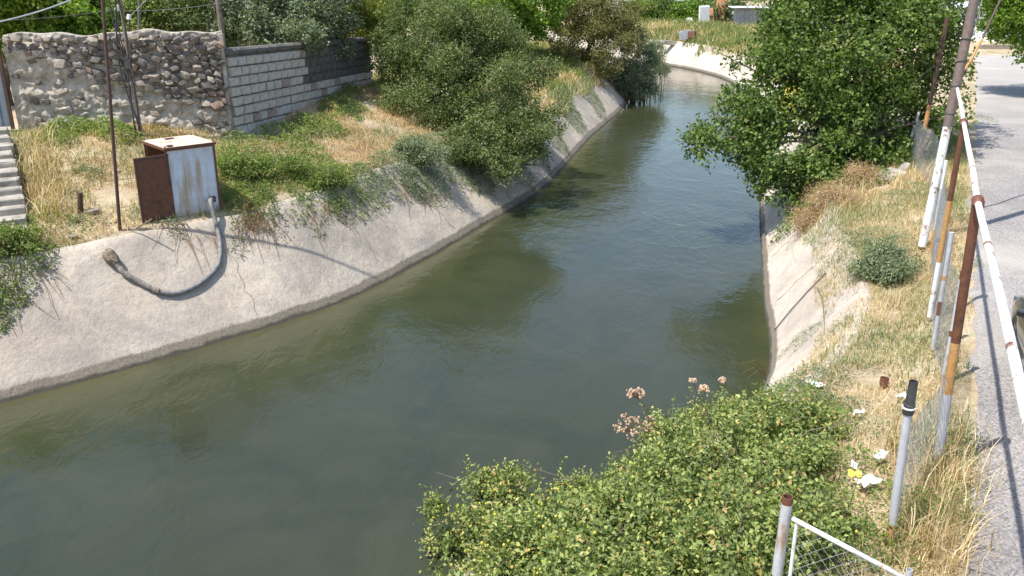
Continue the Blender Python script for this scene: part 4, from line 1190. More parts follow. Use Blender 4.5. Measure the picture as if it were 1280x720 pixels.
# ------------------------------------------------------------------ concrete steps
s0 = Vector((-11.65, 18.7, 0)); dirv = Vector((-.50, .866))
stt = thing('concrete_steps', 'flight of worn concrete steps climbing to the gate at far left', 'steps', (s0.x, s0.y, 0), math.atan2(dirv.y, dirv.x) - math.pi / 2)
rr = random.Random(31)
for k in range(12):
    mb = MB(); h = .138; zt = .0 + h * (k + 1)
    mb.box((0, k * .46 + .24, zt - .22), (1.75, .50, .44), bev=.02)
    for v in mb.v: v.z += rr.uniform(-.018, .018); v.y += rr.uniform(-.03, .03); v.x += rr.uniform(-.05, .05)
    mb.build('step', MT['step'], stt, local=True)

# ------------------------------------------------------------------ cabinet
cx, cy = at_z(218, 272, -.1).x, at_z(218, 272, -.1).y
gz = -.16
cab = thing('pump_cabinet', 'white and rust sheet metal cabinet with an open rusty door on the canal edge', 'cabinet', (cx, cy, gz), R(42))
HW, DW, HH = 1.18, 1.30, 1.70
# local: white side panel is the front (x 0..HW, y 0), open side on the left (x = 0)
mb = MB(); mb.box((HW / 2, .01, HH / 2 + .02), (HW, .02, HH)); 
side_panel = mb.build('side_panel', None, cab, local=True)
def M_cab():
    m, nt, b = mat('cabinet_white'); k = NT(nt); p = k.coord()
    sep = k.n('ShaderNodeSeparateXYZ'); k.l(p, sep.inputs[0])
    mp = k.n('ShaderNodeMapping'); mp.inputs['Scale'].default_value = (2.6, 1, .30); k.l(p, mp.inputs['Vector'])
    streak = k.noise(1.7, 6, .62, mp.outputs[0])
    low = k.math('MULTIPLY', k.math('SUBTRACT', 1.3, sep.outputs['Z']), .07)
    f = k.ramp(k.math('ADD', streak, low), [(.50, 0.0), (.66, .8)])
    white = k.ramp(k.noise(5, 4, .6, p), [(.3, (.50, .55, .63)), (.7, (.66, .70, .76))])
    rust = k.ramp(k.noise(16, 5, .7, p), [(.3, (.30, .18, .09)), (.7, (.50, .37, .20))])
    k.l(k.mix(f, white, rust), b.inputs['Base Color']); b.inputs['Roughness'].default_value = .55
    k.bump(k.noise(3, 3, .5, p), .25, .03, b)
    return m
side_panel.data.materials.append(M_cab())
mb = MB(); mb.box((HW - .01, DW / 2 + .01, HH / 2 + .02), (.018, DW - .02, HH)); mb.build('side_panel', MT['white_rust'], cab, local=True)
mb = MB(); mb.box((HW / 2, DW - .0, HH / 2 + .02), (HW - .04, .018, HH)); mb.build('back_panel', MT['rust'], cab, local=True)
mb = MB(); mb.box((HW / 2, DW / 2, .05), (HW - .05, DW - .04, .03)); mb.build('floor_plate', MT['rust_dark'], cab, local=True)
mb = MB()
for xx in (-.012, HW + .012):
    for yy in (-.012, DW + .012):
        mb.box((xx, yy, HH / 2), (.045, .045, HH + .3 - .06))
for zz in (HH + .02,):
    mb.box((HW / 2, -.014, zz), (HW - .03, .04, .045)); mb.box((HW / 2, DW + .014, zz), (HW - .03, .04, .045))
    mb.box((-.014, DW / 2, zz), (.04, DW - .03, .045)); mb.box((HW + .014, DW / 2, zz), (.04, DW - .03, .045))
mb.build('angle_frame', MT['rust'], cab, local=True)
mb = MB()
mb.box((HW / 2, DW / 2, HH + .075), (HW + .10, DW + .12, .035))
lid = mb.build('lid', MT['lid'], cab, local=True)
mb = MB()
mb.box((HW / 2, -.075, HH + .062), (HW + .13, .02, .055)); mb.box((-.065, DW / 2, HH + .062), (.02, DW + .12, .055)); mb.box((HW + .065, DW / 2, HH + .062), (.02, DW + .12, .055)); mb.box((HW / 2, DW + .075, HH + .062), (HW + .13, .02, .055))
mb.build('lid_rim', MT['rust'], lid, local=True)
for c_, z_ in (((.12, .02, HH + .115), (.14, .10, .04)), ((.52, 1.05, HH + .11), (.22, .08, .035))):
    mb = MB(); mb.box(c_, z_, bev=.01); mb.build('rusty_scrap', MT['rust_dark'], lid, local=True)
# open door, hinged on the front left corner, swung out towards the viewer's left
door = MB(); dw = .84
ang = R(184)
Md = Matrix.Translation((-.03, -.02, 0)) @ Matrix.Rotation(ang, 4, 'Z')
door.box((dw / 2 - .06, 0, HH / 2 - .03), (dw, .022, HH - .06), Md)
dr = door.build('door', MT['rust'], cab, local=True)
mb = MB()
for zz in (.25, .85, 1.35):
    mb = MB(); mb.tube([Md @ Vector((-.03, .02, zz)), Md @ Vector((-.03, .02, zz + .12))], .022, 8); mb.build('hinge', MT['rust_dark'], dr, local=True, smooth=40)
mb = MB(); mb.box((dw / 2 - .06, .02, HH - .1), (dw, .02, .05), Md); mb.box((dw / 2 - .06, .02, .1), (dw, .02, .05), Md); mb.box((dw - .09, .02, HH / 2), (.04, .02, HH - .25), Md)
mb.build('door_frame', MT['rust_dark'], dr, local=True)
mb = MB(); mb.box((HW - .17, -.006, .36), (.17, .02, .15)); mb.build('outlet_hole', MT['black_plastic'], cab, local=True)
mb = MB()
mb.tube([(.5, .5, .1), (.5, .5, .55)], .16, 12); mb.tube([(.5, .5, .3), (HW - .17, .1, .34)], .05, 8)
mb.build('pump', MT['rust_dark'], cab, local=True, smooth=40)

# hose
cpt = lambda px, py, dz: (lambda g: Vector((g.x, g.y, g.z + dz)))(G(px, py))
hp = [Vector((cx + (HW - .17) * math.cos(R(42)), cy + (HW - .17) * math.sin(R(42)) - .02, gz + .36)), cpt(266, 275, .42), cpt(271, 290, .16), cpt(276, 312, .09), cpt(274, 335, .09), cpt(262, 356, .09), cpt(240, 371, .09), cpt(218, 375, .08), cpt(196, 370, .08), cpt(175, 361, .09), cpt(158, 352, .13), cpt(146, 340, .16), cpt(140, 333, .18)]
hc = catmull([tuple(p) for p in hp], .08) if False else None
def cat3(P, n=8):
    P = [2 * P[0] - P[1]] + P + [2 * P[-1] - P[-2]]; out = []
    for i in range(1, len(P) - 2):
        p0, p1, p2, p3 = P[i - 1:i + 3]
        for k in range(n):
            t = k / n
            out.append(.5 * ((2 * p1) + (-p0 + p2) * t + (2 * p0 - 5 * p1 + 4 * p2 - p3) * t * t + (-p0 + 3 * p1 - 3 * p2 + p3) * t ** 3))
    out.append(P[-2]); return out
hc = cat3(hp)
hs = thing('suction_hose', 'thick grey suction hose curving down the lining from the cabinet', 'hose', hp[0])
nh = int(len(hc) * .62)
mb = MB(); mb.tube(hc[:nh + 1], .056, 12); mb.build('hose', MT['hose'], hs, smooth=60)
rr = random.Random(3)
mb = MB(); mb.tube(hc[nh:], [.060 + rr.uniform(-.008, .012) for _ in hc[nh:]], 10); mb.build('muddy_hose', MT['hose_mud'], hs, smooth=60)
mb = MB()
for k in (nh + 3, len(hc) - 10):
    mb = MB(); mb.tube([hc[k], hc[k].lerp(hc[k + 1], .9)], [.09, .085], 8)
    mb.build('rag_binding', MT['rag'], hs)
end = hc[-1]; dd = (hc[-1] - hc[-3]).normalized()
mb = MB(); mb.tube([end - dd * .22, end - dd * .1, end + dd * .06, end + dd * .16], [.09, .135, .15, .09], 12)
for v in mb.v: v += Vector((rr.uniform(-1, 1), rr.uniform(-1, 1), rr.uniform(-1, 1))) * .02
mb.build('strainer', MT['rag'], hs)

# ------------------------------------------------------------------ poles on the left
def pole(name, label, cat, base, top, r0, r1, m, smooth=50, n=8, extra=None, group=None, bend=0):
    base = Vector(base); top = Vector(top)
    t = thing(name, label, cat, base, 0, group)
    mid = base.lerp(top, .5) + Vector((bend, 0, 0))
    mb = MB(); mb.tube([base - (top - base).normalized() * .3, base, mid, top], [r0, r0, (r0 + r1) / 2, r1], n)
    mb.build('shaft', MT[m], t, smooth=smooth)
    return t
g = G(150, 288); tp = at_y(128, 0, g.y + .1); tp = g + (tp - g) * 1.9
pole('iron_pole', 'tall thin rusty iron pole in front of the cabinet and wall', 'pole', g, tp, .042, .036, 'rust_dark')
g = at_z(180, 196, .55); g.z = S(g.x, g.y)
tp = at_y(150, 0, g.y); tp = g + (tp - g) * 1.55
t1 = pole('cable_pole', 'leaning dark pole wrapped in loose cables behind the cabinet', 'pole', g, tp, .06, .05, 'wood')
rr = random.Random(8)
for q in range(4):
    mb = MB(); pts = []
    for k in range(14):
        f = k / 13; p = g.lerp(tp, f) + Vector((.09 * math.sin(f * 9 + q * 1.7) - .04 - .16 * math.sin(f * math.pi) * (q % 2), -.07, 0)) 
        pts.append(p)
    mb.tube(pts, .014 + .006 * (q % 2), 6); mb.build('cable', MT['cable'], t1, smooth=60)
mb = MB(); mb.box(tuple(g.lerp(tp, .35) + Vector((0, -.10, 0))), (.16, .1, .24)); mb.build('junction_box', MT['cable'], t1)
g = Vector((-12.3, 29.3, 1.3)); pole('utility_post', 'thin grey post standing behind the middle of the rubble wall', 'post', g, at_y(174, -60, 29.3), .05, .045, 'pole_grey')
g = Vector((-8.95, 26.9, 1.0)); tp = at_y(283, 0, 26.9); tp = Vector((tp.x - .05, 26.9, 6.5))
wp = pole('wooden_post', 'weathered wooden post at the corner of the two walls', 'post', (-8.66, 27.35, 2.9), (-8.72, 27.35, 6.5), .085, .075, 'wood')
# insulators and thin wires along the top
lp = thing('service_bracket', 'small white insulators on an iron bracket above the rubble wall', 'insulator', at_y(148, 40, 27.4))
mb = MB(); mb.tube([at_y(147, 40, 27.4), at_y(146, 8, 27.4)], .02, 6); mb.tube([at_y(162, 45, 27.4), at_y(161, 18, 27.4)], .02, 6); mb.build('bracket', MT['rust_dark'], lp, smooth=50)
for ix, iy in ((146, 13), (161, 24)):
    mb = MB(); mb.tube([at_y(ix, iy, 27.38), at_y(ix, iy - 6, 27.38)], [.07, .05], 8); mb.build('insulator', MT['white_litter'], lp, smooth=50)
def cable(label, a_, b_, sag, r, m, group=None):
    a_ = Vector(a_); b_ = Vector(b_); pts = [a_.lerp(b_, k / 14) - Vector((0, 0, sag * 4 * (k / 14) * (1 - k / 14))) for k in range(15)]
    mb = MB(); mb.tube(pts, r, 5); o = mb.build('overhead_cable', MT[m], None, smooth=60, origin=a_)
    tag(o, label, 'cable', group)
cable('thick pale cable crossing the top left corner', at_y(-40, 34, 21), at_y(120, -14, 23), .12, .022, 'cable_pale')
cable('thin dark wire from the cable pole to the corner post', at_y(152, 14, 26.0), at_y(283, 3, 26.4), .06, .010, 'cable')
cable('thin dark wire from the insulators towards the left edge', at_y(146, 12, 27.3), at_y(-60, 26, 28.5), .1, .010, 'cable')
cable('thin pale wire rising right of the insulators', at_y(161, 22, 27.3), at_y(205, -25, 27.5), .02, .010, 'cable_pale')
g = G(101, 268); pole('iron_stub', 'short rusty iron stub sticking out of the straw', 'stub post', g, at_y(100, 241, g.y), .07, .065, 'rust_dark')
mb = MB(); g = G(165, 291); g2 = at_y(190, 274, g.y - .1)
mb.tube([g + Vector((0, 0, .04)), g2], .018, 5); tag(mb.build('stick', MT['wood'], None, origin=g), 'thin dry stick leaning on the open cabinet door', 'stick')
# loose stones and rubble on the left bank
rr = random.Random(41)
for i, (px, py, s, lab) in enumerate([(118, 268, .42, 'flat broken stone next to the iron stub'), (95, 278, .26, 'small pale stone left below the iron stub'), (146, 280, .16, 'small stone at the foot of the thin iron pole'),
                                      (148, 215, .15, 'pale pebble in the straw behind the thin pole'), (92, 300, .3, 'pale lump of concrete on the edge of the lining')]):
    g = G(px, py); o = bpy.data.objects.new('loose_stone', rr.choice(ROCK['stone_tan'])); link(o)
    o.location = (g.x, g.y, g.z + s * .12); o.scale = (s * 1.3, s, s * .55); o.rotation_euler = (0, 0, rr.uniform(0, 3)); tag(o, lab, 'stone')

# ------------------------------------------------------------------ fence, pipe and posts on the right
def fx(y): return 2.7 + .4555 * (y - 4.2)
PIPE_H = 3.28
gp = thing('gas_pipe', 'long white overhead pipe on rusty posts running beside the road', 'pipe', (fx(14.3), 14.3, 0))
pts = [Vector((fx(y) + .11 * max(0, (8 - y) / 8), y, PIPE_H + .02 * math.sin(y * 1.3))) for y in (0, 3, 6, 9, 10.5, 12, 14.3, 16, 18.5, 20.3)]
pts = cat3(pts, 4)
mb = MB(); mb.tube(pts, .034, 12); mb.build('pipe', MT['white_pipe'], gp, smooth=60)
e = pts[-1]; e1 = at_y(1213, 92, 20.6); 
mb = MB(); mb.tube([e, at_y(1212, 78, 20.8), at_y(1228, 48, 21.0)], .030, 10); mb.build('riser', MT['rust_orange'], gp, smooth=60)
mb = MB(); mb.tube([at_y(1228, 48, 21.0), at_y(1240, 22, 21.3), at_y(1253, -5, 21.6), at_y(1275, -50, 22)], .027, 10); mb.build('riser', MT['rust_dark'], gp, smooth=60)
def seg_post(base, top, cuts, r, mats, parent, name='post', n=10, hollow=0):
    base = Vector(base); top = Vector(top)
    if isinstance(parent, tuple): parent = None
    fr = [0] + cuts + [1]
    objs = []
    for i in range(len(fr) - 1):
        a_ = base.lerp(top, fr[i]) ; b_ = base.lerp(top, fr[i + 1])
        mb = MB(); mb.tube([a_, b_], r if not isinstance(r, (list, tuple)) else r[i], n, hollow=(hollow if i == len(fr) - 2 else 0)); objs.append((mb, mats[i]))
    return objs
def painted_post(parent, base, top, cuts, r, mats, name='post', hollow=0):
    sg = seg_post(base, top, cuts, r, mats, parent, hollow=hollow)
    mb0, m0 = sg[0]; root = mb0.build(name, MT[m0], parent, smooth=60)
    for mb, m in sg[1:]:
        o = mb.build('painted_band', MT[m], parent, smooth=60); o.parent = root
    return root
# rust/orange posts carrying the pipe
painted_post(gp, (5.02, 9.1, -.1), (fx(9.0) + .02, 9.05, PIPE_H - .03), [.33, .52], .052, ['pipe_grey', 'rust_orange', 'rust'], 'support_post')
painted_post(gp, (fx(14.3) - .02, 14.3, -.1), (fx(14.3), 14.3, PIPE_H - .03), [.30, .62], .045, ['white_pipe', 'rust_orange', 'rust'], 'support_post')
for y in (9.0, 14.3):
    mb = MB(); mb.tube([(fx(y) - .028, y - .055, PIPE_H - .04), (fx(y) - .02, y - .045, PIPE_H + .0), (fx(y) + .02, y + .045, PIPE_H + .0)], .062, 10); mb.build('clamp', MT['rust'], gp, smooth=50)
# tall pole with white lower part
up = thing('utility_pole', 'tall leaning dark pole with white painted foot and wire windings by the fence', 'pole', (9.0, 18.6, 0))
pb = Vector((9.02, 18.55, -.1)); pt = Vector((9.95, 19.6, 8.5)); 
sg = seg_post(pb, pt, [.30], [.088, .098], ['white_pipe', 'pole_grey'], up, n=12)
w_ = sg[0][0].build('painted_foot', MT['white_pipe'], up, smooth=60); s_ = sg[1][0].build('shaft', MT['pole_grey'], up, smooth=60)
for f in (.335, .40, .455, .505):
    p = pb.lerp(pt, f); ring = [p + Vector((math.cos(a_) * .105, math.sin(a_) * .105, .035 * math.sin(a_ + f * 20))) for a_ in np.linspace(0, 2 * math.pi, 13)]
    mb = MB(); mb.tube(ring, .011, 5); mb.build('wire_winding', MT['cable'], s_).parent = up
mb = MB(); p = pb.lerp(pt, .455); mb.tube([p + Vector((.1, 0, 0)), p + Vector((.35, -.1, -.02))], .008, 4); mb.build('tie_wire', MT['rust'], up)
mb = MB(); mb.tube([pb.lerp(pt, .5) + Vector((.11, -.02, .1)), pb.lerp(pt, .62) + Vector((.16, -.02, 0)), pb.lerp(pt, .9) + Vector((.11, -.02, 0))], .010, 5); mb.build('cable', MT['cable_pale'], up)
# back poles
q = thing('iron_pole', 'brown pole with orange lower half at the edge of the leafy tree', 'pole', (12.85, 27.4, 0))
painted_post(q, (12.75, 27.4, -.1), at_y(1184, 22, 27.6), [.42], .068, ['rust_orange', 'rust_dark'], 'shaft')
q2 = thing('rag', 'torn brown rag caught on the orange pole', 'rag', (12.9, 27.2, 1.4))
mb = MB(); rr = random.Random(77); pc = at_y(1158, 172, 27.1)
n_ = 7
vs = []
for i in range(n_):
    for j in range(5):
        vs.append(pc + Vector(((j - 2) * .10 * (1 - .08 * i) + rr.uniform(-.03, .03), -.04 * math.sin(j * 2.3 + i) + rr.uniform(-.03, .03), .25 - i * .11 + rr.uniform(-.03, .03) + (.12 if j == 0 else 0))))
mb.add(vs, [(i * 5 + j, i * 5 + j + 1, i * 5 + j + 6, i * 5 + j + 5) for i in range(n_ - 1) for j in range(4)])
o = mb.build('cloth', MT['rag'], q2); sm = o.modifiers.new('thick', 'SOLIDIFY'); sm.thickness = .012
q = thing('utility_pole', 'thin dark pole seen through the leaves above the white shed', 'pole', (17.2, 38, 0))
painted_post(q, (17.1, 38, -.1), at_y(1158, -40, 38), [.4], .07, ['rust_dark', 'pole_grey'], 'shaft')

# chain link fence with posts
fence = thing('chain_link_fence', 'sagging chain link fence on mixed white and rusty pipe posts', 'fence', (fx(16), 16, 0))
painted_post(fence, (fx(18.1) - .02, 18.1, -.1), (fx(18.1) - .02, 18.1, 1.9), [.25, .7], .034, ['rust_orange', 'pipe_grey', 'white_pipe'])
painted_post(fence, (fx(12.9) + .05, 12.9, -.1), (fx(12.9) + .03, 12.9, 1.83), [.3, .42, .6, .64], .038, ['pipe_grey', 'rust', 'pipe_grey', 'rust_orange', 'pipe_grey'])
painted_post(fence, (6.22, 11.5, -.1), (6.25, 11.55, 1.66), [.45, .50, .93], .045, ['pipe_grey', 'rust', 'pipe_grey', 'rust'], hollow=.25)
painted_post(fence, (fx(23) - .1, 23, -.1), (fx(23), 23, 1.9), [.4], .04, ['rust_orange', 'white_pipe'])
painted_post(fence, (fx(27) - .55, 27.9, -.1), (fx(27) - .3, 27.9, 1.5), [.5], .04, ['rust', 'white_pipe'])
gpst = painted_post(fence, (3.87, 7.62, -.35), (3.86, 7.68, 1.50), [.32], .042, ['rust_orange', 'pipe_grey'], 'grey_post')
gpst['label'] = 'grey pipe post with a black plastic cap'
tp = Vector((3.86, 7.68, 1.50))
mb = MB(); mb.tube([tp + Vector((0, 0, -.02)), tp + Vector((0, 0, .0)), tp + Vector((0, 0, .08)), tp + Vector((.004, 0, .085)), tp + Vector((.004, 0, .33))], [.052, .055, .054, .048, .042], 14, hollow=.22)
mb.build('black_cap', MT['black_plastic'], fence, smooth=40)
mb = MB(); mb.tube([tp + Vector((0, 0, .04)), tp + Vector((0, 0, .055))], .062, 14); mb.build('collar_ring', MT['white_litter'], fence, smooth=40)
def chain_link(pa, pb_, zb, zt, cell=.062, rad=.0028, sway=.05, seed=0):
    """interlaced zigzag wires; returns numpy verts and faces (three sided wires)"""
    pa = np.array(pa); pb_ = np.array(pb_); L = np.linalg.norm(pb_ - pa); n = int(L / cell); m = int((zt - zb) / (cell / 1.0)) + 1
    Vs = []; Fs = []; off = 0
    u = (pb_ - pa) / L; nrm = np.array([-u[1], u[0]])
    for i in range(n):
        k = np.arange(m + 1)
        s = (i + .98 * ((k + i) % 2)) * cell
        z = zb + k * (zt - zb) / m
        zz = z + .03 * np.sin(s * 1.7 + seed) * (k / m)
        bulge = sway * np.sin(s * 1.1 + seed) * np.sin(np.pi * k / m) + rad * 1.2 * np.where((k + i) % 2, 1, -1)
        P3 = np.stack([pa[0] + u[0] * s + nrm[0] * bulge, pa[1] + u[1] * s + nrm[1] * bulge, zz], 1)
        tri = [np.array([nrm[0], nrm[1], 0]) * rad, np.array([u[0], u[1], 0]) * rad * .87 - np.array([nrm[0], nrm[1], 0]) * rad * .5, -np.array([u[0], u[1], 0]) * rad * .87 - np.array([nrm[0], nrm[1], 0]) * rad * .5]
        V3 = (P3[:, None, :] + np.array(tri)[None]).reshape(-1, 3); Vs.append(V3)
        for c in range(3):
            a0 = np.arange(m) * 3 + c + off; b0 = np.arange(m) * 3 + (c + 1) % 3 + off
            Fs.append(np.stack([a0, b0, b0 + 3, a0 + 3], 1))
        off += len(V3)
    return np.vstack(Vs), np.vstack(Fs)
def link_part(parent, segs, name='wire_mesh', **kw):
    Vs = []; Fs = []; off = 0
    for i, (a_, b_, zb, zt) in enumerate(segs):
        V, F = chain_link(a_, b_, zb, zt, seed=i, **kw); Vs.append(V); Fs.append(F + off); off += len(V)
    w = world_loc(parent)
    o = obj_from_mesh(name, np_mesh(name, np.vstack(Vs) - np.array(w), np.vstack(Fs), MT['wire']), parent); o['kind'] = 'stuff'
    return o
link_part(fence, [((3.86, 7.68), (5.0, 9.1), -.15, 1.25), ((5.0, 9.1), (6.25, 11.55), -.1, 1.45), ((6.25, 11.55), (fx(12.9) + .03, 12.9), -.05, 1.5), ((fx(12.9) + .03, 12.9), (fx(18.1), 18.1), -.05, 1.6),
                  ((fx(18.1), 18.1), (fx(23), 23), -.05, 1.6), ((fx(23), 23), (fx(27) - .4, 27.9), -.05, 1.4)])
# near panel: hollow rusty post, white rail and mesh
near = thing('gate_panel', 'framed chain link panel with hollow rusty post at the bottom edge', 'gate', (2.25, 6.2, 0))
painted_post(near, (2.22, 6.2, -.4), (2.25, 6.2, 1.5), [.60, .965], .045, ['rust', 'pipe_grey', 'rust'], 'hollow_post', hollow=.2)
ra = Vector((2.29, 6.14, 1.33)); rb = Vector((3.35, 5.28, 1.12)) 
rb = at_y(1130, 722, 5.45)
rb2 = ra + (rb - ra) * 1.6
mb = MB(); mb.tube([ra, ra.lerp(rb2, .36)], .020, 8); rail = mb.build('top_rail', MT['white_pipe'], near, smooth=60)
mb = MB(); mb.tube([ra.lerp(rb2, .36), rb2], .020, 8); mb.build('top_rail', MT['pipe_grey'], near, smooth=60)
mb = MB(); mb.tube([(2.32, 6.12, -.1), (2.32, 6.12, 1.32)], .016, 8); mb.build('stile', MT['white_pipe'], near, smooth=60)
dirp = (rb2 - ra)
V, F = chain_link((ra.x, ra.y), (rb2.x, rb2.y), -.1, ra.z - .02, cell=.058, rad=.0030, sway=.02)
L_ = math.hypot(dirp.x, dirp.y)
s_ = np.hypot(V[:, 0] - ra.x, V[:, 1] - ra.y) / L_
V[:, 2] = -.1 + (V[:, 2] + .1) * ((ra.z + dirp.z * s_ - .0 + .1) / (ra.z + .1))
o = obj_from_mesh('wire_mesh', np_mesh('wire_mesh', V - np.array(world_loc(near)), F, MT['wire']), near); o['kind'] = 'stuff'
q = thing('stub_post', 'short grey pipe stub at the bottom edge beside the road', 'stub post', (3.27, 6.05, 0))
painted_post(q, (3.27, 6.05, -.2), (3.27, 6.05, .9), [.5], .028, ['rust_orange', 'pipe_grey'], 'shaft', hollow=.2)

# ------------------------------------------------------------------ bits on the right bank
g = G(1103, 486)
can = thing('rusty_can', 'rusty open tin can lying in the straw', 'can', g)
mb = MB(); mb.tube([g + Vector((0, -.01, .0)), g + Vector((.01, 0, .09)), g + Vector((.015, .01, .17))], [.062, .064, .062], 14, hollow=.1); mb.build('body', MT['rust'], can, smooth=40)
mb = MB(); mb.tube([g + Vector((.0145, .01, .16)), g + Vector((.015, .01, .172))], .068, 14); mb.build('rim', MT['rust_dark'], can, smooth=40) if False else None
rr = random.Random(55)
def scrap(px, py, w, h, m, label, name='litter', seed=0, lift=.05, cat='litter'):
    g = G(px, py); r = random.Random(seed); mb = MB(); nx_, ny_ = 5, 4; vs = []
    a = r.uniform(0, 3)
    for i in range(nx_):
        for j in range(ny_):
            x = (i / (nx_ - 1) - .5) * w * (1 + r.uniform(-.2, .2)); y = (j / (ny_ - 1) - .5) * h * (1 + r.uniform(-.25, .25))
            vs.append(g + Vector((x * math.cos(a) - y * math.sin(a), x * math.sin(a) + y * math.cos(a), lift + r.uniform(0, .07))))
    mb.add(vs, [(i * ny_ + j, (i + 1) * ny_ + j, (i + 1) * ny_ + j + 1, i * ny_ + j + 1) for i in range(nx_ - 1) for j in range(ny_ - 1)])
    o = mb.build(name, MT[m], None, origin=g); sm = o.modifiers.new('thick', 'SOLIDIFY'); sm.thickness = .006
    return tag(o, label, cat)
scrap(1083, 618, .26, .15, 'white_litter', 'largest crumpled white paper beside the yellow bag', seed=1, lift=.12)
scrap(1066, 612, .14, .11, 'yellow_litter', 'torn yellow plastic bag in the grass', 'plastic_bag', seed=2, lift=.14)
scrap(1098, 585, .17, .09, 'white_litter', 'crumpled white paper above the yellow bag', seed=3, lift=.12)
scrap(1072, 528, .17, .10, 'white_litter', 'small white scrap below the rusty can', seed=4, lift=.09)
scrap(1125, 505, .08, .14, 'white_litter', 'narrow white scrap left of the capped post', seed=5, lift=.09)
scrap(1018, 488, .26, .13, 'white_litter', 'bleached white scrap on the straw near the lining', seed=6, lift=.08)
scrap(1066, 595, .10, .08, 'white_litter', 'tiny white scrap left of the crumpled papers', seed=7, lift=.1)
# pale broken slabs on the bank
def slab(px, py, size, rot, label, m='step', tilt=(0, 0)):
    g = G(px, py); t = MB(); t.box((0, 0, 0), size, bev=.02); r = random.Random(int(px))
    for v in t.v: v.x += r.uniform(-.06, .06) * size[0]; v.y += r.uniform(-.06, .06) * size[1]
    o = obj_from_mesh('broken_slab', t.mesh('broken_slab', MT[m])); o.location = (g.x, g.y, g.z + .04); o.rotation_euler = (tilt[0], tilt[1], rot)
    tag(o, label, 'concrete slab')
slab(1110, 222, (1.1, .55, .12), .7, 'pale broken slab lying below the leafy tree', tilt=(.1, -.1))
slab(1128, 214, (.8, .22, .16), .9, 'narrow pale kerb piece next to the broken slab', tilt=(0, -.2))
# fallen stick and cable on the right lining
mb = MB(); pts = [G(1021, 365), G(1028, 378), G(1029, 395), G(1030, 415), G(1029, 425)]
mb.tube([p + Vector((0, 0, .06)) for p in pts], [.012, .012, .01, .009, .006], 5); tag(mb.build('stick', MT['wood'], None, origin=pts[0]), 'crooked dark stick on the edge of the right lining', 'stick')
mb = MB(); pts = [G(1032, 345), G(1010, 368), G(990, 390), G(968, 415)]
mb.tube([p + Vector((0, 0, .05)) for p in pts], .014, 5); tag(mb.build('old_cable', MT['cable'], None, origin=pts[0]), 'dark cable running down the right lining into the water', 'cable')
# dead twigs over the water in front of the right lining
mb = MB(); c0 = at_y(958, 462, 15.6)
for (a_, b_, c_) in [((925, 455), (945, 450), (956, 465)), ((928, 466), (944, 458), (957, 470)), ((935, 472), (948, 463), (958, 475)), ((942, 448), (950, 456), (957, 468))]:
    mb.tube([at_y(*a_, 15.2), at_y(*b_, 15.4), at_y(*c_, 15.6)], [.004, .007, .011], 4)
tag(mb.build('dead_twigs', MT['dead'], None, origin=c0), 'bare dead twigs reaching over the water from the right lining', 'twigs')

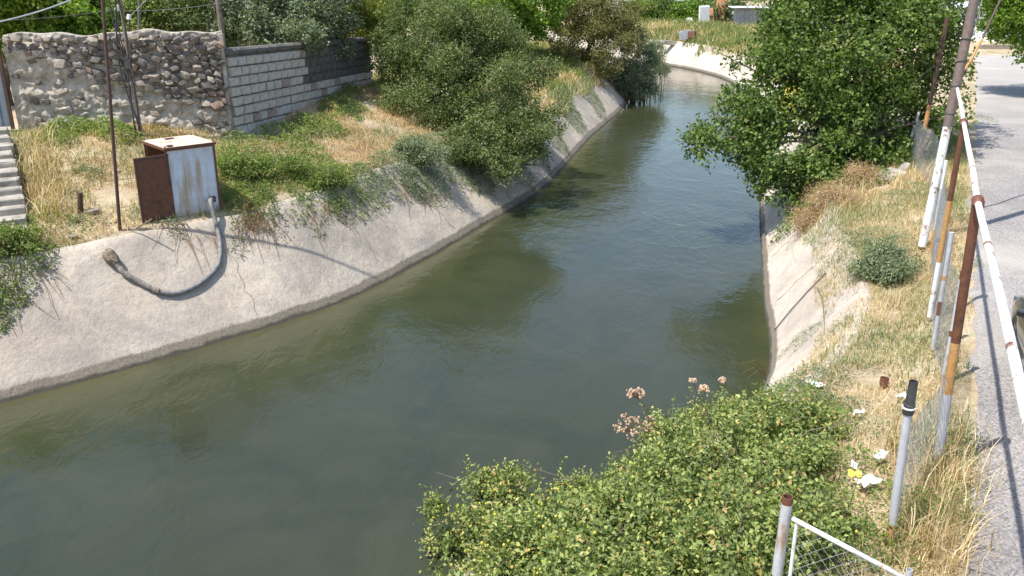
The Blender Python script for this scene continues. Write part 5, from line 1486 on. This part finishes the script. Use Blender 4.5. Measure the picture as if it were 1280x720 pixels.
# ------------------------------------------------------------------ car at the right edge
def car(loc, heading):
    t = thing('parked_car', 'dark grey car parked on the road at the right edge of the view', 'car', loc, heading)
    # local frame: x to the car's right, y forward, left rear corner nearest the viewer; car length along y
    Lc = 4.4; half = .86
    ysec = [0, .06, .25, .7, 1.2, 1.9, 2.6, 3.2, 3.8, 4.2, 4.36, 4.4]
    top = [.62, .82, .96, 1.00, 1.0, 1.0, .98, .94, .86, .76, .66, .58]
    wid = [.70, .78, .84, .865, .87, .87, .87, .865, .85, .80, .74, .68]
    bot = [.38, .30, .26, .22, .20, .20, .20, .20, .22, .26, .30, .36]
    vs = []; n = 12
    for y, h, w, b_ in zip(ysec, top, wid, bot):
        mid = (h + b_) / 2
        prof = [(-w * .86, b_), (-w * .97, b_ + .08), (-w, mid), (-w * .985, h - .10), (-w * .92, h - .02), (-w * .5, h + .012), (w * .5, h + .012), (w * .92, h - .02), (w * .985, h - .10), (w, mid), (w * .97, b_ + .08), (w * .86, b_)]
        vs += [(x, y, z) for x, z in prof]
    fs = [(i * n + k, i * n + (k + 1) % n, (i + 1) * n + (k + 1) % n, (i + 1) * n + k) for i in range(len(ysec) - 1) for k in range(n)]
    fs += [tuple(range(n - 1, -1, -1)), tuple((len(ysec) - 1) * n + k for k in range(n))]
    mb = MB(); mb.add(vs, [f[::-1] for f in fs])
    body = mb.build('body', MT['car'], t, local=True, smooth=50)
    # wheel openings
    for y in (.82, 3.42):
        cu = MB(); cu.tube([(-1.2, y, .34), (1.2, y, .34)], .37, 28); co = cu.build('opening_cutter', None, None, local=True)
        co.location = (0, 0, 0); bpy.context.view_layer.update()
        cuts.append(co); co.parent = t
        md = body.modifiers.new('arch', 'BOOLEAN'); md.object = co; md.operation = 'DIFFERENCE'; md.solver = 'EXACT'
    # cabin
    cab_y = [.55, 1.05, 2.35, 3.0]; cab_h = [1.0, 1.42, 1.44, .97]; cab_w = [.76, .62, .62, .76]
    vs = []
    for y, h, w in zip(cab_y, cab_h, cab_w):
        vs += [(-w, y, h), (w, y, h)]
    for y in cab_y: vs += [(-.80, y, .96), (.80, y, .96)]
    fs = [(0, 1, 3, 2), (2, 3, 5, 4), (4, 5, 7, 6), (0, 2, 10, 8), (2, 4, 12, 10), (4, 6, 14, 12), (3, 1, 9, 11), (5, 3, 11, 13), (7, 5, 13, 15), (1, 0, 8, 9), (6, 7, 15, 14)]
    mb = MB(); mb.add(vs, fs); cb = mb.build('cabin', MT['car'], t, local=True, smooth=40)
    def pane(a_, b_, c_, d_, name='window', off=.006):
        q = [Vector(p) for p in (a_, b_, c_, d_)]; nn = (q[1] - q[0]).cross(q[3] - q[0]).normalized(); cen = sum(q, Vector()) / 4
        q2 = [cen + (p - cen) * .86 for p in q]
        if nn.dot(cen - Vector((0, 1.8, 1.1))) < 0: nn = -nn
        mb = MB(); mb.add([p + nn * off for p in q2] + [p - nn * .01 for p in q2], [(0, 1, 2, 3), (0, 1, 5, 4), (1, 2, 6, 5), (2, 3, 7, 6), (3, 0, 4, 7)])
        mb.build(name, MT['glass'], t, local=True)
    pane((-.76, .55, 1.0), (.76, .55, 1.0), (.62, 1.05, 1.42), (-.62, 1.05, 1.42), 'rear_window')
    pane((-.76, 3.0, .97), (.76, 3.0, .97), (.62, 2.35, 1.44), (-.62, 2.35, 1.44), 'windscreen')
    for s in (-1, 1):
        pane((s * .79, 1.0, .99), (s * .79, 1.72, .99), (s * .62, 1.72, 1.43), (s * .62, 1.1, 1.42))
        pane((s * .79, 1.76, .99), (s * .785, 2.85, .99), (s * .62, 2.33, 1.44), (s * .62, 1.76, 1.43))
        mb = MB(); mb.box((s * .70, .015, .76), (.26, .06, .14), bev=.02); mb.build('tail_lamp', MT['lamp_red'], t, local=True)
        mb = MB(); mb.box((s * .62, 4.36, .62), (.30, .07, .12), bev=.02); mb.build('headlight', MT['chrome'], t, local=True)
        mb = MB(); mb.box((s * .95, 2.55, 1.0), (.16, .10, .11), bev=.025); mb.build('wing_mirror', MT['car'], t, local=True)
        mb = MB(); mb.box((s * .872, 1.55, .84), (.02, .16, .03)); mb.build('door_handle', MT['chrome'], t, local=True)
        for y in (.82, 3.42):
            wheel = MB(); x0 = s * .86; 
            prof = [(-.10, .20), (-.105, .29), (-.09, .33), (-.05, .345), (.05, .345), (.09, .33), (.105, .29), (.10, .20)]
            vs = []; m_ = 32
            for k in range(m_):
                a_ = 2 * math.pi * k / m_
                for (w, r_w) in prof: vs.append((x0 - s * .10 + w, y + math.cos(a_) * r_w, .345 + math.sin(a_) * r_w))
            P_ = len(prof)
            fs = [(k * P_ + j, k * P_ + j + 1, ((k + 1) % m_) * P_ + j + 1, ((k + 1) % m_) * P_ + j) for k in range(m_) for j in range(P_ - 1)]
            wheel.add(vs, fs); ty = wheel.build('wheel', MT['tyre'], t, local=True, smooth=40)
            rim = MB(); xo = x0 - s * .03
            rim.tube([(x0 - s * .15, y, .345), (x0 - s * .07, y, .345)], .20, 24)
            for k in range(5):
                a_ = 2 * math.pi * k / 5; Mx = Matrix.Translation((xo, y, .345)) @ Matrix.Rotation(a_, 4, 'X')
                rim.box((0, 0, .10), (.03, .06, .19), Mx)
            rim.tube([(xo - .02, y, .345), (xo + .025 * s, y, .345)], .045, 12)
            ringp = [(xo, y + math.cos(a_) * .19, .345 + math.sin(a_) * .19) for a_ in np.linspace(0, 2 * math.pi, 25)]
            rim.tube(ringp, .014, 6)
            rim.build('rim', MT['rim'], ty, local=True, smooth=40)
    mb = MB(); mb.box((0, -.005, .42), (1.35, .08, .16), bev=.03); mb.build('rear_bumper', MT['black_plastic'], t, local=True)
    mb = MB(); mb.box((0, 4.40, .42), (1.3, .08, .16), bev=.03); mb.build('front_bumper', MT['black_plastic'], t, local=True)
    return t, body
cuts = []
ax = Vector((.36, .933)).normalized()
hd = math.atan2(ax.y, ax.x) - math.pi / 2
rt = Vector((ax.y, -ax.x))
w0 = Vector((7.66, 12.35))                            # the far left wheel's foot
orig = w0 + rt * .80 - ax * 3.42
cr_, body = car((orig.x, orig.y, .014), hd)
# bake the wheel openings, then remove the cutters
bpy.context.view_layer.update()
dg = bpy.context.evaluated_depsgraph_get()
me = bpy.data.meshes.new_from_object(body.evaluated_get(dg))
body.modifiers.clear(); body.data = me
for c in cuts: bpy.data.objects.remove(c)

# ------------------------------------------------------------------ buildings
q = at_z(1105, 66, 0)
wh = thing('white_shed', 'long white shed at the far end of the road behind the tree', 'building', (26.5, 82, 0), R(-27))
mb = MB(); mb.box((8.5, 4, 1.5), (17, 8, 3.0)); mb.build('wall', MT['white_wall'], wh, local=True)
mb = MB(); mb.add([(-.3, -.4, 3.01), (17.3, -.4, 3.01), (17.3, 8.4, 3.4), (-.3, 8.4, 3.4), (-.3, -.4, 3.11), (17.3, -.4, 3.11), (17.3, 8.4, 3.5), (-.3, 8.4, 3.5)], [(3, 2, 1, 0), (4, 5, 6, 7), (0, 1, 5, 4), (1, 2, 6, 5), (2, 3, 7, 6), (3, 0, 4, 7)]); mb.build('roof', MT['white_roof'], wh, local=True)
for x in (2.5, 6.5):
    mb = MB(); mb.box((x, -.012, 1.9), (1.1, .05, .9)); f = mb.build('window', MT['grey_wall'], wh, local=True)
    mb = MB(); mb.box((x, -.045, 1.9), (.9, .02, .7)); mb.build('pane', MT['glass'], f, local=True)
mb = MB(); mb.box((16.2, -.02, 1.05), (.95, .06, 2.1)); mb.build('door', MT['grey_wall'], wh, local=True)
# low stone kerb before it
mb = MB(); mb.box((0, 0, .25), (14, .3, .5), bev=.03); o = mb.build('low_wall', MT['stone_tan'], None, local=True); o.location = (43.5, 71, 0); tag(o, 'low tan wall at the far end of the road', 'wall')
# grey shack on the far bank
sp = at_y(940, 22, 92)
sk = thing('shack', 'small grey shack with a pale sheet roof on the far bank', 'shack', (sp.x - 1.6, 92, .75), R(-8))
mb = MB()
for k in range(9):
    mb = MB(); mb.box((.2 + k * .4, 0, .85), (.38, .05, 1.7)); mb.build('wall_board', MT['grey_wall'], sk, local=True)
mb = MB(); mb.box((1.8, 1.6, .85), (3.5, 3.1, 1.7)); mb.build('wall', MT['grey_wall'], sk, local=True)
mb = MB(); mb.box((1.9, 1.4, 1.83), (4.9, 4.2, .07)); mb.build('roof', MT['white_roof'], sk, local=True)
mb = MB(); mb.box((3.2, -.04, .8), (.7, .04, 1.5)); mb.build('door', MT['black_plastic'], sk, local=True)
# white roofs on the skyline
for i, (px, w, lab) in enumerate([(800, 7, 'white roofed house on the skyline left of the far trees'), (838, 5, 'smaller white house on the skyline behind the far trees')]):
    p = at_y(px, 6, 128)
    h = thing('distant_house', lab, 'house', (p.x, 128, 0))
    mb = MB(); mb.box((0, 3, 1.6), (w, 6, 3.2)); mb.build('wall', MT['white_wall'], h, local=True)
    mb = MB(); mb.add([(-w / 2 - .3, -.4, 3.22), (w / 2 + .3, -.4, 3.22), (w / 2 + .3, 6.4, 3.22), (-w / 2 - .3, 6.4, 3.22), (-w / 2 - .3, 3, 4.6), (w / 2 + .3, 3, 4.6)], [(0, 1, 5, 4), (2, 3, 4, 5), (0, 4, 3), (1, 2, 5), (3, 2, 1, 0)]); mb.build('roof', MT['white_roof'], h, local=True)
    for x in (-w / 4, w / 4):
        mb = MB(); mb.box((x, -.02, 1.7), (.9, .05, 1.1)); mb.build('window', MT['glass'], h, local=True)
# rubbish on the far bank
for i, (px, py, w, h, m, lab) in enumerate([(880, 22, 1.1, 1.6, 'white_litter', 'tall white board among the rubbish on the far bank'), (888, 24, .7, 1.5, 'orange_debris', 'brown board leaning beside the white board on the far bank'),
                                            (899, 16, .9, 1.8, 'orange_debris', 'orange brown board standing highest in the rubbish'), (918, 18, 1.2, .8, 'white_litter', 'white sheet lying left of the shack'),
                                            (943, 24, 2.0, 1.0, 'rust', 'rusty sheet of scrap in front of the shack'), (858, 48, 1.1, .7, 'grey_wall', 'grey scrap panel low on the far bank'),
                                            (862, 47, .9, .6, 'rust', 'rusty red drum half hidden on the far bank'), (838, 56, 1.4, .35, 'step', 'pale beam poking out of the grass on the far bank'), (862, 22, .6, .5, 'white_litter', 'small white crate left in the rubbish')]):
    g = G(px, py + 6) if py > 30 else at_y(px, py + 7, 97.5 + i * .4)
    mb = MB(); mb.box((0, 0, h / 2), (w, .12 if 'board' in lab or 'sheet' in lab or 'panel' in lab else .5, h), bev=.03)
    for v in mb.v: v.x += random.uniform(-.08, .08) * w; v.z += random.uniform(-.06, .06) * h
    o = obj_from_mesh('scrap_piece', mb.mesh('scrap_piece', MT[m])); o.location = (g.x, g.y, g.z + (.35 if py > 30 else 0)); o.scale = (1.1, 1, 1.1); o.rotation_euler = (random.uniform(-.25, .1), random.uniform(-.15, .15), random.uniform(-.5, .5)); tag(o, lab, 'scrap')
# dark expansion ribs on the far lining
for i, (px, py, lab) in enumerate([(885, 86, 'brown stained rib crossing the far lining'), (905, 88, 'second brown rib on the far lining nearer the leafy tree')]):
    pass
